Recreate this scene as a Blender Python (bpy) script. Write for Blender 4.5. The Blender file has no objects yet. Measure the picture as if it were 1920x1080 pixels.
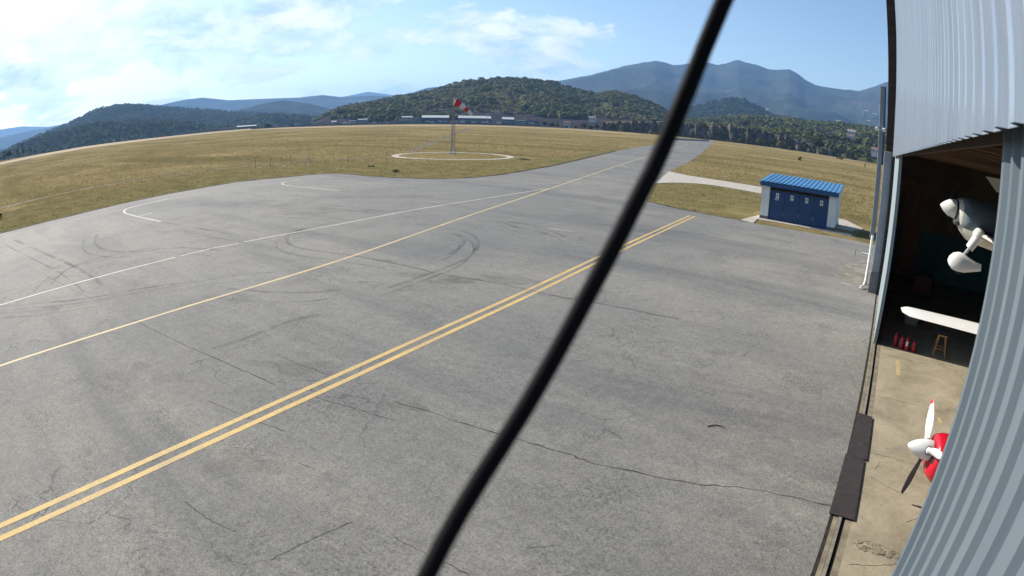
import bpy, math, random
import numpy as np
from mathutils import Vector, Matrix, noise as mn
from mathutils.geometry import tessellate_polygon
random.seed(7); rng = np.random.default_rng(7)
PI = math.pi; R = math.radians
sc = bpy.context.scene
col = sc.collection

# ------------------------------------------------------------------ survey of the site
# X runs into the hangar, Y along the hangar front, Z up.  The camera hangs 6.4 m above the apron on the hangar front.
H = 6.4
F_PX, K1, K2, PITCH, ROLL, YAW = 1165.9185, .0919, .0062, .2731, .0365, .6075
def ray(x, y):
    dx, dy = x - 960, 540 - y
    q = math.hypot(dx, dy) / F_PX
    th = q * (1 + K1 * q * q + K2 * q ** 4)
    s = math.sin(th) / max(q * F_PX, 1e-9)
    a, b, c = dx * s, dy * s, math.cos(th)
    a, b = math.cos(ROLL) * a - math.sin(ROLL) * b, math.sin(ROLL) * a + math.cos(ROLL) * b
    f = c * math.cos(PITCH) + b * math.sin(PITCH); z = -c * math.sin(PITCH) + b * math.cos(PITCH)
    return Vector((math.cos(YAW) * a - math.sin(YAW) * f, math.sin(YAW) * a + math.cos(YAW) * f, z))
def gp(x, y, z=0.0):
    r = ray(x, y); t = (z - H) / r.z
    return Vector((r.x * t, r.y * t, z))
def azel(x, y):
    r = ray(x, y); return math.atan2(r.x, r.y), math.asin(r.z)
def gl(pts): return [gp(*p) for p in pts]
def far(x, y, D):
    """point of the landscape in direction (x, y) at horizontal distance D"""
    a, e = azel(x, y)
    return Vector((D * math.sin(a), D * math.cos(a), H + D * math.tan(e)))

# ------------------------------------------------------------------ materials
MATS = {}
def mat(name, color, rough=.7, metal=0., spec=.5, build=None, bump=None):
    m = bpy.data.materials.new(name); m.use_nodes = True
    nt = m.node_tree; p = nt.nodes['Principled BSDF']
    p.inputs['Base Color'].default_value = (*color, 1); p.inputs['Roughness'].default_value = rough
    p.inputs['Metallic'].default_value = metal; p.inputs['Specular IOR Level'].default_value = spec
    if build: build(nt, p)
    MATS[name] = m
    return m
class NT:
    def __init__(s, nt): s.nt = nt; s.l = nt.links
    def n(s, t, **kw):
        x = s.nt.nodes.new(t)
        for k, v in kw.items():
            if k in x.inputs.keys(): x.inputs[k].default_value = v
            else: setattr(x, k, v)
        return x
    def pos(s, scale=(1, 1, 1), rot=(0, 0, 0), obj=False):
        g = s.n('ShaderNodeTexCoord') if obj else s.n('ShaderNodeNewGeometry')
        m = s.n('ShaderNodeMapping'); m.inputs['Scale'].default_value = scale; m.inputs['Rotation'].default_value = rot
        s.l.new(g.outputs['Object' if obj else 'Position'], m.inputs['Vector']); return m.outputs[0]
    def noise(s, vec, scale, detail=4, rough=.55, dist=0.):
        x = s.n('ShaderNodeTexNoise'); x.inputs['Scale'].default_value = scale; x.inputs['Detail'].default_value = detail
        x.inputs['Roughness'].default_value = rough; x.inputs['Distortion'].default_value = dist
        s.l.new(vec, x.inputs['Vector']); return x.outputs['Fac']
    def ramp(s, fac, stops):
        x = s.n('ShaderNodeValToRGB'); cr = x.color_ramp
        while len(cr.elements) > len(stops): cr.elements.remove(cr.elements[-1])
        while len(cr.elements) < len(stops): cr.elements.new(.5)
        for e, (p, c) in zip(cr.elements, stops):
            e.position = p; e.color = (*c, 1) if not isinstance(c, (int, float)) else (c, c, c, 1)
        s.l.new(fac, x.inputs[0]); return x.outputs[0]
    def mix(s, fac, a, b, mode='MIX'):
        x = s.n('ShaderNodeMix', data_type='RGBA', blend_type=mode)
        for sock, v in ((x.inputs[0], fac), (x.inputs[6], a), (x.inputs[7], b)):
            if hasattr(v, 'is_output'): s.l.new(v, sock)
            elif isinstance(v, (int, float)): sock.default_value = v
            else: sock.default_value = (*v, 1)
        return x.outputs[2]
    def math(s, op, a, b=None, c=None):
        x = s.n('ShaderNodeMath', operation=op)
        for i, v in enumerate((a, b, c)):
            if v is None: continue
            if hasattr(v, 'is_output'): s.l.new(v, x.inputs[i])
            else: x.inputs[i].default_value = v
        return x.outputs[0]
    def bump(s, p, h, strength=.3, dist=.02):
        b = s.n('ShaderNodeBump'); b.inputs['Strength'].default_value = strength; b.inputs['Distance'].default_value = dist
        s.l.new(h, b.inputs['Height']); s.l.new(b.outputs[0], p.inputs['Normal'])

def varied(c1, c2, scale=3., rough=.7, metal=0., bumpy=0., detail=5, lo=.35, hi=.65, stretch=(1, 1, 1), spec=.5, bd=.02):
    def f(nt, p):
        t = NT(nt); v = t.pos(stretch); a = t.noise(v, scale, detail, .6)
        t.l.new(t.ramp(a, [(lo, c1), (hi, c2)]), p.inputs['Base Color'])
        if bumpy: t.bump(p, t.noise(v, scale * 3, 6, .7), bumpy, bd)
    return f
def vmat(name, c1, c2, **k):
    rough = k.get('rough', .7); metal = k.get('metal', 0.); spec = k.get('spec', .5)
    return mat(name, c1, rough, metal, spec, varied(c1, c2, **k))

def asphalt(nt, p):
    t = NT(nt); g = t.pos()
    big = t.noise(g, .055, 5, .6, .6)                          # old patches and repairs
    st = t.noise(t.pos((.035, .22, 1), (0, 0, R(52))), 1., 6, .65, .5)   # drag marks along the taxi direction
    mid = t.noise(g, .9, 6, .7)
    fine = t.noise(g, 27, 4, .85)
    grain = t.noise(g, 3.2, 8, .85)
    c = t.ramp(big, [(.34, (.156, .157, .149)), (.50, (.196, .189, .170)), (.68, (.240, .225, .192))])
    c = t.mix(t.ramp(st, [(.50, 0), (.68, .70)]), c, (.092, .095, .102))
    c = t.mix(t.ramp(mid, [(.45, 0), (.75, .5)]), c, (.140, .135, .125))
    c = t.mix(.6, c, t.ramp(fine, [(.34, (.1, .1, .1)), (.48, (.5, .5, .5)), (.66, (.92, .92, .9))]), 'OVERLAY')
    c = t.mix(.30, c, t.ramp(grain, [(.36, (.2, .2, .2)), (.5, (.5, .5, .5)), (.64, (.78, .78, .76))]), 'OVERLAY')
    lane = t.n('ShaderNodeTexVoronoi', feature='F1'); lane.inputs['Scale'].default_value = 1.; t.l.new(t.pos((.11, .045, .001), (0, 0, R(8))), lane.inputs['Vector'])
    lc = t.n('ShaderNodeSeparateColor'); t.l.new(lane.outputs['Color'], lc.inputs[0])
    c = t.mix(.10, c, t.ramp(lc.outputs[0], [(.0, (.25, .25, .26)), (1., (.75, .74, .71))]), 'OVERLAY')
    sk = t.ramp(t.math('ADD', t.noise(g, 13, 6, .85), t.math('MULTIPLY', t.math('SUBTRACT', t.noise(g, .42, 5, .65), .5), .55)), [(.56, 0), (.66, .8)]); c = t.mix(sk, c, (.062, .062, .060))
    gr = t.ramp(t.noise(g, 46, 2, .6), [(.66, 0), (.74, .7)]); c = t.mix(gr, c, (.34, .33, .30))
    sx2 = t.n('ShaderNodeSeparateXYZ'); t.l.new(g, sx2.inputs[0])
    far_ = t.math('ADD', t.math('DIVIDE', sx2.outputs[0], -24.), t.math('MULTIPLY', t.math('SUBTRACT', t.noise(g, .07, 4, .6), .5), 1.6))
    c = t.mix(t.ramp(far_, [(.05, 0.), (.75, .62)]), c, t.mix(1., c, (.73, .76, .79), 'MULTIPLY'))  # darker, cooler away from the hangar: lens vignetting partly painted into the asphalt
    # fine random cracking
    vo = t.n('ShaderNodeTexVoronoi', feature='DISTANCE_TO_EDGE'); vo.inputs['Scale'].default_value = .33
    w = t.n('ShaderNodeVectorMath', operation='ADD'); t.l.new(g, w.inputs[0])
    nn = t.n('ShaderNodeTexNoise'); nn.inputs['Scale'].default_value = 1.3; nn.inputs['Detail'].default_value = 6; t.l.new(g, nn.inputs['Vector'])
    t.l.new(nn.outputs['Color'], w.inputs[1]); t.l.new(w.outputs[0], vo.inputs['Vector'])
    cr = t.math('MULTIPLY', t.ramp(vo.outputs['Distance'], [(0., 1.), (.010, 0.)]), t.ramp(t.noise(g, .22, 3), [(.53, 0), (.62, .75)]))
    c = t.mix(cr, c, (.05, .05, .05))
    t.l.new(c, p.inputs['Base Color'])
    t.bump(p, t.math('ADD', fine, grain), .35, .012)
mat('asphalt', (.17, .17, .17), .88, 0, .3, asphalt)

def grass_ground(nt, p):
    t = NT(nt); g = t.pos()
    a = t.noise(g, .035, 6, .62); st = t.noise(t.pos((.012, .06, 1), (0, 0, R(-50))), 1., 5, .6, .8)
    b = t.noise(g, .6, 6, .75); f = t.noise(g, 5, 5, .8)
    c = t.ramp(a, [(.34, (.195, .156, .074)), (.5, (.262, .206, .100)), (.66, (.330, .264, .138))])
    c = t.mix(t.ramp(st, [(.48, 0), (.64, .8)]), c, (.152, .130, .060))
    c = t.mix(.6, c, t.ramp(b, [(.3, (.2, .2, .18)), (.5, (.5, .5, .5)), (.7, (.8, .78, .74))]), 'OVERLAY')
    c = t.mix(.6, c, t.ramp(f, [(.32, (.15, .16, .13)), (.5, (.5, .5, .5)), (.68, (.85, .82, .76))]), 'OVERLAY')
    # beyond the airfield the land is scrub
    sx = t.n('ShaderNodeVectorMath', operation='LENGTH'); t.l.new(g, sx.inputs[0])
    rr = t.math('ADD', sx.outputs['Value'], t.math('MULTIPLY', t.noise(g, .02, 3), 60.))
    c = t.mix(t.ramp(t.math('DIVIDE', rr, 1000.), [(.640, 0), (.662, 1)]), c, t.ramp(t.noise(g, .03, 6, .7), [(.35, (.022, .030, .014)), (.65, (.042, .046, .024))]))
    t.l.new(c, p.inputs['Base Color'])
    t.bump(p, t.math('ADD', b, f), .9, .25)
mat('dry_field', (.2, .16, .06), .95, 0, 0., grass_ground)
def mown(nt, p):
    t = NT(nt); g = t.pos()
    b = t.noise(g, .35, 6, .75); f = t.noise(g, 6, 5, .8)
    c = t.ramp(b, [(.34, (.130, .114, .050)), (.5, (.178, .152, .070)), (.68, (.235, .196, .098))])
    c = t.mix(.6, c, t.ramp(f, [(.32, (.15, .16, .13)), (.5, (.5, .5, .5)), (.68, (.85, .82, .76))]), 'OVERLAY')
    t.l.new(c, p.inputs['Base Color']); t.bump(p, f, .8, .12)
mat('mown_grass', (.12, .11, .04), .95, 0, 0., mown)
mat('dry_blade', (.26, .2, .08), .8, 0, .2, varied((.230, .183, .080), (.168, .145, .063), scale=.25, rough=.8, spec=.2))
mat('green_blade', (.12, .12, .04), .8, 0, .2, varied((.115, .105, .040), (.20, .165, .068), scale=.3, rough=.8, spec=.2))
vmat('edge_dark', (.022, .019, .013), (.05, .042, .026), scale=3., rough=.95, spec=.1)
vmat('stubble', (.36, .26, .155), (.27, .20, .10), scale=.06, rough=.95, spec=.1)
vmat('concrete', (.46, .42, .36), (.34, .31, .26), scale=1.4, rough=.9, bumpy=.2, spec=.2)
def hfloor(nt, p):
    t = NT(nt); g = t.pos()
    a = t.noise(g, .8, 6, .65, .4); b = t.noise(g, 3.2, 6, .7); f = t.noise(g, 30, 4, .8)
    c = t.ramp(a, [(.33, (.215, .185, .128)), (.5, (.295, .255, .180)), (.68, (.36, .315, .225))])
    c = t.mix(t.ramp(b, [(.56, 0), (.74, .6)]), c, (.15, .115, .07))
    c = t.mix(.35, c, t.ramp(f, [(.3, (.2, .2, .2)), (.5, (.5, .5, .5)), (.7, (.8, .8, .8))]), 'OVERLAY')
    t.l.new(c, p.inputs['Base Color']); t.bump(p, f, .2, .006)
mat('hangar_floor', (.33, .28, .18), .8, 0, .3, hfloor)
def worn(c1, base):
    def f(nt, p):
        t = NT(nt); g = t.pos()
        a = t.noise(g, 26, 7, .85); b = t.noise(g, .5, 5, .7)
        k = t.math('ADD', a, t.math('MULTIPLY', b, .45))
        c = t.mix(t.ramp(k, [(.62, 0), (.86, .75)]), c1, base)
        t.l.new(c, p.inputs['Base Color'])
    return f
mat('yellow_paint', (.7, .5, .2), .75, 0, .3, worn((.62, .41, .12), (.2, .19, .16)))
mat('pale_yellow_paint', (.6, .5, .28), .75, 0, .3, worn((.58, .45, .20), (.2, .19, .17)))
mat('faded_yellow', (.45, .34, .16), .8, 0, .3, worn((.46, .34, .15), (.30, .26, .18)))
mat('white_line_paint', (.6, .57, .5), .75, 0, .3, worn((.62, .58, .48), (.2, .2, .19)))
mat('faded_paint', (.36, .35, .33), .8, 0, .3, worn((.40, .39, .36), (.18, .18, .17)))
vmat('crack', (.035, .035, .035), (.07, .068, .064), scale=6, rough=.95, spec=.1)
def see_noise(c, k, sc_=(.6, .6, .6), lo=.35, hi=.65):
    def f(nt, p):
        t = NT(nt); p.inputs['Base Color'].default_value = (*c, 1)
        a = t.ramp(t.noise(t.pos(sc_), 1., 6, .7), [(lo, 0), (hi, k)])
        t.l.new(a, p.inputs['Alpha'])
    return f
mat('tyre_mark', (.06, .06, .065), .9, 0, .2, see_noise((.062, .062, .068), .42, (.5, .5, .5), .38, .72))
mat('pale_patch', (.3, .27, .22), .85, 0, .3, see_noise((.33, .30, .245), .8, (.9, .9, .9), .38, .58))
mat('oil_stain', (.09, .08, .07), .85, 0, .3, see_noise((.085, .075, .066), .26, (.5, .9, .5), .40, .8))
vmat('fascia_paint', (.225, .262, .305), (.185, .218, .262), scale=.9, rough=.19, spec=1., stretch=(4, 4, .35), detail=7, bumpy=.12, bd=.03)
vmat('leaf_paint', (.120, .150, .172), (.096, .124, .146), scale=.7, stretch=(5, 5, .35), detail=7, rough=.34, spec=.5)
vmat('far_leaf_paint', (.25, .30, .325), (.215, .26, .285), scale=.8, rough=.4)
vmat('pillar_paint', (.25, .275, .30), (.20, .225, .245), scale=1.2, rough=.75, bumpy=.1)
vmat('dark_plinth', (.12, .12, .13), (.16, .155, .16), scale=2, rough=.8)
vmat('old_timber', (.075, .045, .03), (.045, .028, .02), scale=2, rough=.85, stretch=(.3, 3, 3))
vmat('purlin_wood', (.16, .095, .055), (.09, .055, .033), scale=1.5, rough=.8, stretch=(.3, 3, 3))
def inwall(nt, p):
    t = NT(nt); g = t.n('ShaderNodeNewGeometry'); x = t.n('ShaderNodeSeparateXYZ'); t.l.new(g.outputs['Position'], x.inputs[0])
    up = t.math('GREATER_THAN', x.outputs[2], 2.75)
    n = t.noise(g.outputs['Position'], .9, 5)
    c = t.mix(up, t.ramp(n, [(.35, (.06, .17, .19)), (.65, (.095, .23, .25))]), t.ramp(n, [(.35, (.20, .165, .125)), (.65, (.27, .225, .17))]))
    t.l.new(c, p.inputs['Base Color'])
mat('hall_wall', (.1, .1, .1), .85, 0, .2, inwall)
vmat('brown_door', (.30, .13, .05), (.2, .09, .035), scale=2, rough=.6)
vmat('rubber', (.030, .025, .025), (.043, .036, .036), scale=5, rough=.75, bumpy=.15, spec=.3)
vmat('steel_rail', (.36, .335, .27), (.22, .195, .15), scale=4, rough=.55, metal=.35)
vmat('dark_gap', (.02, .018, .016), (.045, .04, .034), scale=5, rough=.95, spec=.1)
vmat('edge_concrete', (.26, .225, .155), (.14, .12, .085), scale=2.5, rough=.9, bumpy=.4, spec=.2)
vmat('cable_black', (.0025, .0025, .004), (.0035, .0035, .005), scale=8, rough=.7, spec=.06)
vmat('white_paint', (.78, .78, .75), (.72, .72, .69), scale=2, rough=.3, spec=.6)
vmat('cream_paint', (.62, .60, .52), (.55, .53, .46), scale=2, rough=.35, spec=.5)
vmat('red_paint', (.50, .008, .022), (.42, .006, .018), scale=2, rough=.28, spec=.6)
vmat('prop_dark', (.012, .010, .010), (.018, .015, .015), scale=5, rough=.85, spec=.08)
vmat('black', (.012, .012, .013), (.02, .02, .02), scale=5, rough=.6)
vmat('cover_cloth', (.105, .135, .155), (.075, .10, .12), scale=3, rough=.7, stretch=(.6, 4, 3), bumpy=.5, bd=.03)
vmat('tyre', (.02, .02, .02), (.03, .03, .03), scale=6, rough=.8)
vmat('glass_dark', (.03, .04, .05), (.04, .05, .06), scale=1, rough=.08, spec=.8)
vmat('metal', (.45, .45, .44), (.32, .32, .32), scale=6, rough=.4, metal=.7)
vmat('grey_metal', (.23, .27, .30), (.19, .22, .25), scale=3, rough=.5, metal=.2)
vmat('ext_red', (.36, .012, .02), (.30, .01, .016), scale=6, rough=.3)
vmat('dull_red', (.14, .012, .014), (.11, .01, .012), scale=4, rough=.5)
vmat('stool_wood', (.46, .24, .075), (.34, .17, .05), scale=5, rough=.5, stretch=(3, 3, .6))
vmat('paper', (.75, .75, .74), (.68, .68, .67), scale=6, rough=.7)
vmat('bin_plastic', (.34, .38, .37), (.28, .32, .31), scale=4, rough=.4)
vmat('blue_roof', (.045, .20, .40), (.055, .225, .43), scale=2, rough=.35, spec=.6)
vmat('blue_fascia', (.010, .075, .21), (.009, .062, .18), scale=2, rough=.4)
vmat('blue_door', (.008, .055, .165), (.007, .045, .14), scale=1.5, rough=.45)
vmat('shed_wall', (.76, .78, .74), (.68, .70, .67), scale=1.6, rough=.8, bumpy=.1)
vmat('sock_red', (.55, .02, .045), (.46, .015, .035), scale=1.5, rough=.8)
vmat('sock_white', (.66, .60, .58), (.58, .53, .51), scale=1.5, rough=.8)
vmat('mast_metal', (.26, .25, .26), (.20, .18, .185), scale=3, rough=.6, metal=.2)
vmat('foliage_green', (.070, .088, .024), (.130, .130, .045), scale=.05, rough=.85, spec=.15)
vmat('foliage_dark', (.026, .042, .016), (.050, .062, .025), scale=.05, rough=.85, spec=.15)
vmat('foliage_olive', (.120, .118, .042), (.17, .15, .065), scale=.08, rough=.85, spec=.15)
def leafy(name, glow):
    m = MATS[name]; nt = m.node_tree; p = nt.nodes['Principled BSDF']; o = nt.nodes['Material Output']
    tr = nt.nodes.new('ShaderNodeBsdfTranslucent'); mx = nt.nodes.new('ShaderNodeMixShader'); mx.inputs[0].default_value = glow
    src = p.inputs['Base Color'].links[0].from_socket
    nt.links.new(src, tr.inputs['Color']); nt.links.new(p.outputs[0], mx.inputs[1]); nt.links.new(tr.outputs[0], mx.inputs[2]); nt.links.new(mx.outputs[0], o.inputs['Surface'])
for k_ in ('dry_blade', 'green_blade'): leafy(k_, .45)
for k_ in ('foliage_green', 'foliage_dark', 'foliage_olive'): leafy(k_, .3)
vmat('bark', (.08, .06, .045), (.05, .04, .03), scale=2, rough=.9)
def hill(c1, c2, c3, s):
    def f(nt, p):
        t = NT(nt); g = t.pos()
        a = t.noise(g, s, 7, .68); b = t.noise(g, s * 9, 5, .75)
        c = t.ramp(a, [(.36, c1), (.5, c2), (.66, c3)])
        c = t.mix(.7, c, t.ramp(b, [(.3, (.2, .2, .2)), (.5, (.5, .5, .5)), (.7, (.8, .8, .78))]), 'OVERLAY')
        t.l.new(c, p.inputs['Base Color'])
    return f
def quarry(nt, p):
    """green scrub above, bare grey scree and old terraces on the foot of the slope"""
    t = NT(nt); g = t.n('ShaderNodeNewGeometry'); x = t.n('ShaderNodeSeparateXYZ'); t.l.new(g.outputs['Position'], x.inputs[0])
    n = t.noise(g.outputs['Position'], .012, 6, .65); m = t.noise(g.outputs['Position'], .12, 5, .7)
    green = t.ramp(m, [(.34, (.05, .058, .022)), (.5, (.085, .085, .036)), (.66, (.135, .118, .062))])
    grey = t.ramp(m, [(.32, (.026, .023, .027)), (.5, (.042, .037, .040)), (.68, (.078, .068, .066))])
    k = t.math('ADD', x.outputs[2], t.math('MULTIPLY', n, 42.))
    c = t.mix(t.ramp(t.math('DIVIDE', k, 100.), [(.36, 1), (.47, 0)]), green, grey)
    t.l.new(c, p.inputs['Base Color'])
mat('quarry_hill', (.1, .1, .06), .95, 0, 0., quarry)
mat('wood_hill', (.06, .07, .03), .95, 0, 0., hill((.035, .045, .018), (.058, .064, .026), (.10, .095, .05), .02))
mat('dark_hill', (.04, .05, .03), .95, 0, 0., hill((.020, .028, .016), (.030, .038, .021), (.045, .052, .028), .006))
mat('mountain', (.06, .07, .06), .95, 0, 0., hill((.022, .029, .022), (.034, .042, .034), (.062, .064, .052), .0022))
def cliffm(nt, p):
    t = NT(nt); v = t.pos((.5, .5, .06)); a = t.noise(v, 1., 6, .7); b = t.noise(t.pos(), .12, 5, .6)
    c = t.ramp(a, [(.35, (.05, .044, .038)), (.52, (.115, .098, .082)), (.70, (.21, .18, .15))])
    c = t.mix(t.ramp(b, [(.46, 0), (.58, .85)]), c, (.060, .060, .028))
    t.l.new(c, p.inputs['Base Color']); t.bump(p, a, 1., 1.5)
mat('cliff_rock', (.07, .06, .055), .95, 0, 0., cliffm)
vmat('track_earth', (.115, .098, .055), (.165, .135, .075), scale=.4, rough=.95, spec=.1)
vmat('stand_white', (.40, .42, .42), (.33, .35, .35), scale=.2, rough=.6)
vmat('stand_dark', (.07, .085, .11), (.11, .12, .14), scale=.25, rough=.6)
vmat('stand_grey', (.22, .235, .235), (.15, .17, .175), scale=.2, rough=.7)
vmat('pinkish_wall', (.32, .24, .22), (.24, .19, .18), scale=.2, rough=.8)
vmat('house_white', (.62, .60, .56), (.5, .49, .46), scale=.3, rough=.8)
vmat('tile_roof', (.26, .12, .08), (.20, .10, .07), scale=.5, rough=.8)
vmat('road_pale', (.30, .28, .25), (.25, .235, .21), scale=.1, rough=.9)

# ------------------------------------------------------------------ mesh building
class MB:
    def __init__(s): s.v = []; s.f = []; s.m = []
    def add(s, verts, faces):
        o = len(s.v); s.v += [Vector(v) for v in verts]; s.f += [tuple(i + o for i in f) for f in faces]
    def box(s, lo, hi, M=None):
        (a, b, c), (d, e, f) = lo, hi
        vs = [Vector(p) for p in ((a, b, c), (d, b, c), (d, e, c), (a, e, c), (a, b, f), (d, b, f), (d, e, f), (a, e, f))]
        if M is not None: vs = [M @ v for v in vs]
        s.add(vs, [(0, 3, 2, 1), (4, 5, 6, 7), (0, 1, 5, 4), (1, 2, 6, 5), (2, 3, 7, 6), (3, 0, 4, 7)])
    def rings(s, rings, cap0=True, cap1=True):
        n = len(rings[0]); o = len(s.v)
        for r in rings: s.v += [Vector(p) for p in r]
        for k in range(len(rings) - 1):
            for i in range(n):
                j = (i + 1) % n
                s.f.append((o + k * n + i, o + k * n + j, o + (k + 1) * n + j, o + (k + 1) * n + i))
        if cap0: s.f.append(tuple(o + i for i in reversed(range(n))))
        if cap1: s.f.append(tuple(o + (len(rings) - 1) * n + i for i in range(n)))
    def tube(s, pts, rad, n=8, cap=True):
        pts = [Vector(p) for p in pts]; rings = []
        for i, p in enumerate(pts):
            d = (pts[min(i + 1, len(pts) - 1)] - pts[max(i - 1, 0)]).normalized()
            u = d.cross(Vector((0, 0, 1)))
            if u.length < 1e-3: u = Vector((1, 0, 0))
            u.normalize(); w = d.cross(u)
            r = rad[i] if isinstance(rad, (list, tuple)) else rad
            rings.append([p + (u * math.cos(2 * PI * k / n) - w * math.sin(2 * PI * k / n)) * r for k in range(n)])
        s.rings(rings, cap, cap)
    def lathe(s, base, axis, prof, n=20, cap0=True, cap1=True):
        """prof: (distance along axis, radius)"""
        a = Vector(axis).normalized(); u = a.cross(Vector((0, 0, 1)))
        if u.length < 1e-3: u = Vector((1, 0, 0))
        u.normalize(); w = a.cross(u)
        s.rings([[Vector(base) + a * t + (u * math.cos(2 * PI * k / n) + w * math.sin(2 * PI * k / n)) * max(r, 1e-3) for k in range(n)] for t, r in prof], cap0, cap1)
    def prism(s, poly, z0, z1):
        n = len(poly)
        A = [Vector((p[0], p[1], z0)) for p in poly]; B = [Vector((p[0], p[1], z1)) for p in poly]
        o = len(s.v); s.v += A + B
        for t in tessellate_polygon([B]):
            a, b, c = (B[i] for i in t)
            if (b - a).cross(c - a).z < 0: t = (t[0], t[2], t[1])
            s.f.append(tuple(o + n + i for i in t)); s.f.append(tuple(o + i for i in reversed(t)))
        for i in range(n):
            j = (i + 1) % n; s.f.append((o + i, o + j, o + n + j, o + n + i))
    def sheet(s, poly, z):
        A = [Vector((p[0], p[1], z)) for p in poly]; o = len(s.v); s.v += A
        for t in tessellate_polygon([A]):
            a, b, c = (A[i] for i in t)
            if (b - a).cross(c - a).z < 0: t = (t[0], t[2], t[1])
            s.f.append(tuple(o + i for i in t))
    def ribbon(s, pts, w, z, jit=0., closed=False):
        pts = [Vector((p[0], p[1], 0)) for p in pts]; n = len(pts); o = len(s.v)
        for i, p in enumerate(pts):
            a = pts[(i - 1) % n] if closed or i else pts[0]; b = pts[(i + 1) % n] if closed or i < n - 1 else pts[-1]
            d = (b - a).normalized(); q = Vector((-d.y, d.x, 0))
            ww = (w[i] if isinstance(w, (list, tuple)) else w) * (1 + random.uniform(-jit, jit))
            s.v += [Vector((p.x, p.y, z)) - q * ww / 2, Vector((p.x, p.y, z)) + q * ww / 2]
        for i in range(n if closed else n - 1):
            j = (i + 1) % n; s.f.append((o + 2 * i, o + 2 * j, o + 2 * j + 1, o + 2 * i + 1))
    def ball(s, c, r, n=10):
        c = Vector(c); rr = (r, r, r) if isinstance(r, (int, float)) else r
        rings = []
        for k in range(1, n):
            a = PI * k / n
            rings.append([c + Vector((rr[0] * math.sin(a) * math.cos(2 * PI * i / (2 * n)), rr[1] * math.sin(a) * math.sin(2 * PI * i / (2 * n)), -rr[2] * math.cos(a))) for i in range(2 * n)])
        s.rings(rings)
    def build(s, name, m, parent=None, smooth=False, bevel=0.):
        me = bpy.data.meshes.new(name)
        off = Vector(parent_world(parent)) if parent is not None else Vector()
        me.from_pydata([v - off for v in s.v], [], s.f); me.update()
        ms = m if isinstance(m, (list, tuple)) else [m]
        for k in ms: me.materials.append(MATS[k])
        if smooth:
            me.polygons.foreach_set('use_smooth', [True] * len(me.polygons))
        o = bpy.data.objects.new(name, me); col.objects.link(o)
        if parent is not None: o.parent = parent
        if bevel:
            b = o.modifiers.new('bevel', 'BEVEL'); b.width = bevel; b.segments = 2; b.limit_method = 'ANGLE'
        if smooth:
            me.set_sharp_from_angle(angle=R(40))
        return o
def parent_world(o):
    p = Vector(o.location)
    while o.parent is not None: o = o.parent; p += Vector(o.location)
    return p
def npmesh(name, V, Fq, m, parent=None):
    """big mesh from numpy quads or triangles"""
    me = bpy.data.meshes.new(name); k = Fq.shape[1]
    me.vertices.add(len(V)); me.vertices.foreach_set('co', V.astype(np.float32).ravel())
    me.loops.add(Fq.size); me.loops.foreach_set('vertex_index', Fq.astype(np.int32).ravel())
    me.polygons.add(len(Fq)); me.polygons.foreach_set('loop_start', np.arange(0, Fq.size, k, dtype=np.int32))
    me.update(calc_edges=True); me.validate()
    me.materials.append(MATS[m])
    o = bpy.data.objects.new(name, me); col.objects.link(o)
    if parent is not None: o.parent = parent
    return o
def tag(o, label, cat, group=None, kind=None):
    o['label'] = label; o['category'] = cat
    if group: o['group'] = group
    if kind: o['kind'] = kind
    return o
def thing(name, label, cat, loc=(0, 0, 0), group=None):
    o = bpy.data.objects.new(name, None); col.objects.link(o); o.location = loc; o.empty_display_size = .2
    return tag(o, label, cat, group)
def struct(o, label=None, cat=None):
    o['kind'] = 'structure'
    if label: o['label'] = label
    if cat: o['category'] = cat
    return o
def copy_tree(o, parent=None):
    c = o.copy(); col.objects.link(c)
    if parent is not None: c.parent = parent
    for ch in list(o.children): copy_tree(ch, c)
    return c
def smoothline(pts, n=6, jit=0.):
    """Catmull-Rom through ground points"""
    P = [Vector((p[0], p[1], 0)) for p in pts]; out = []
    for i in range(len(P) - 1):
        a, b, c, d = P[max(i - 1, 0)], P[i], P[i + 1], P[min(i + 2, len(P) - 1)]
        for k in range(n):
            t = k / n
            q = .5 * ((2 * b) + (c - a) * t + (2 * a - 5 * b + 4 * c - d) * t * t + (3 * b - a - 3 * c + d) * t ** 3)
            if jit: q = q + Vector((random.uniform(-jit, jit), random.uniform(-jit, jit), 0))
            out.append(q)
    out.append(P[-1]); return out

# ------------------------------------------------------------------ ground, apron, paths
def ground():
    naz, rads = 144, [0.5, 8, 20, 40, 70, 110, 160, 220, 300, 390, 480, 560, 600, 640, 700, 800, 950, 1200, 1600, 2200, 3000, 4200, 6000, 9000, 12000]
    V = []; Fq = []
    for r in rads:
        for i in range(naz):
            a = 2 * PI * i / naz
            z = 0. if r <= 600 else -min(38., (r - 600) * .05)
            V.append((r * math.sin(a), r * math.cos(a), z))
    for k in range(len(rads) - 1):
        for i in range(naz):
            j = (i + 1) % naz; Fq.append((k * naz + i, (k + 1) * naz + i, (k + 1) * naz + j, k * naz + j))
    me = bpy.data.meshes.new('ground'); c = len(V); V.append((0, 0, 0))
    me.from_pydata(V, [], Fq + [(c, i, (i + 1) % naz) for i in range(naz)]); me.update(); me.materials.append(MATS['dry_field'])
    bad = [p for p in me.polygons if p.normal.z < 0]
    for p in bad: p.flip()
    o = bpy.data.objects.new('ground', me); col.objects.link(o); struct(o)
ground()
EDGE_L = [(0, 438), (101, 412.7), (220, 384), (315, 364), (441, 342), (535, 332.5), (598, 326.3), (642, 326), (700, 331), (785, 335), (835, 335.5), (910, 331), (972, 322), (1035, 311), (1080, 301), (1155, 283), (1219, 273), (1262, 263.5)]
EDGE_R = [(1342, 264), (1312, 290), (1290, 305), (1258, 320)]
PATH_U = [(1255, 321), (1292, 329), (1355, 339), (1428, 350.5)]
PATH_D = [(1227, 344.5), (1275, 343), (1335, 347.5), (1428, 363.5)]
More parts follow.
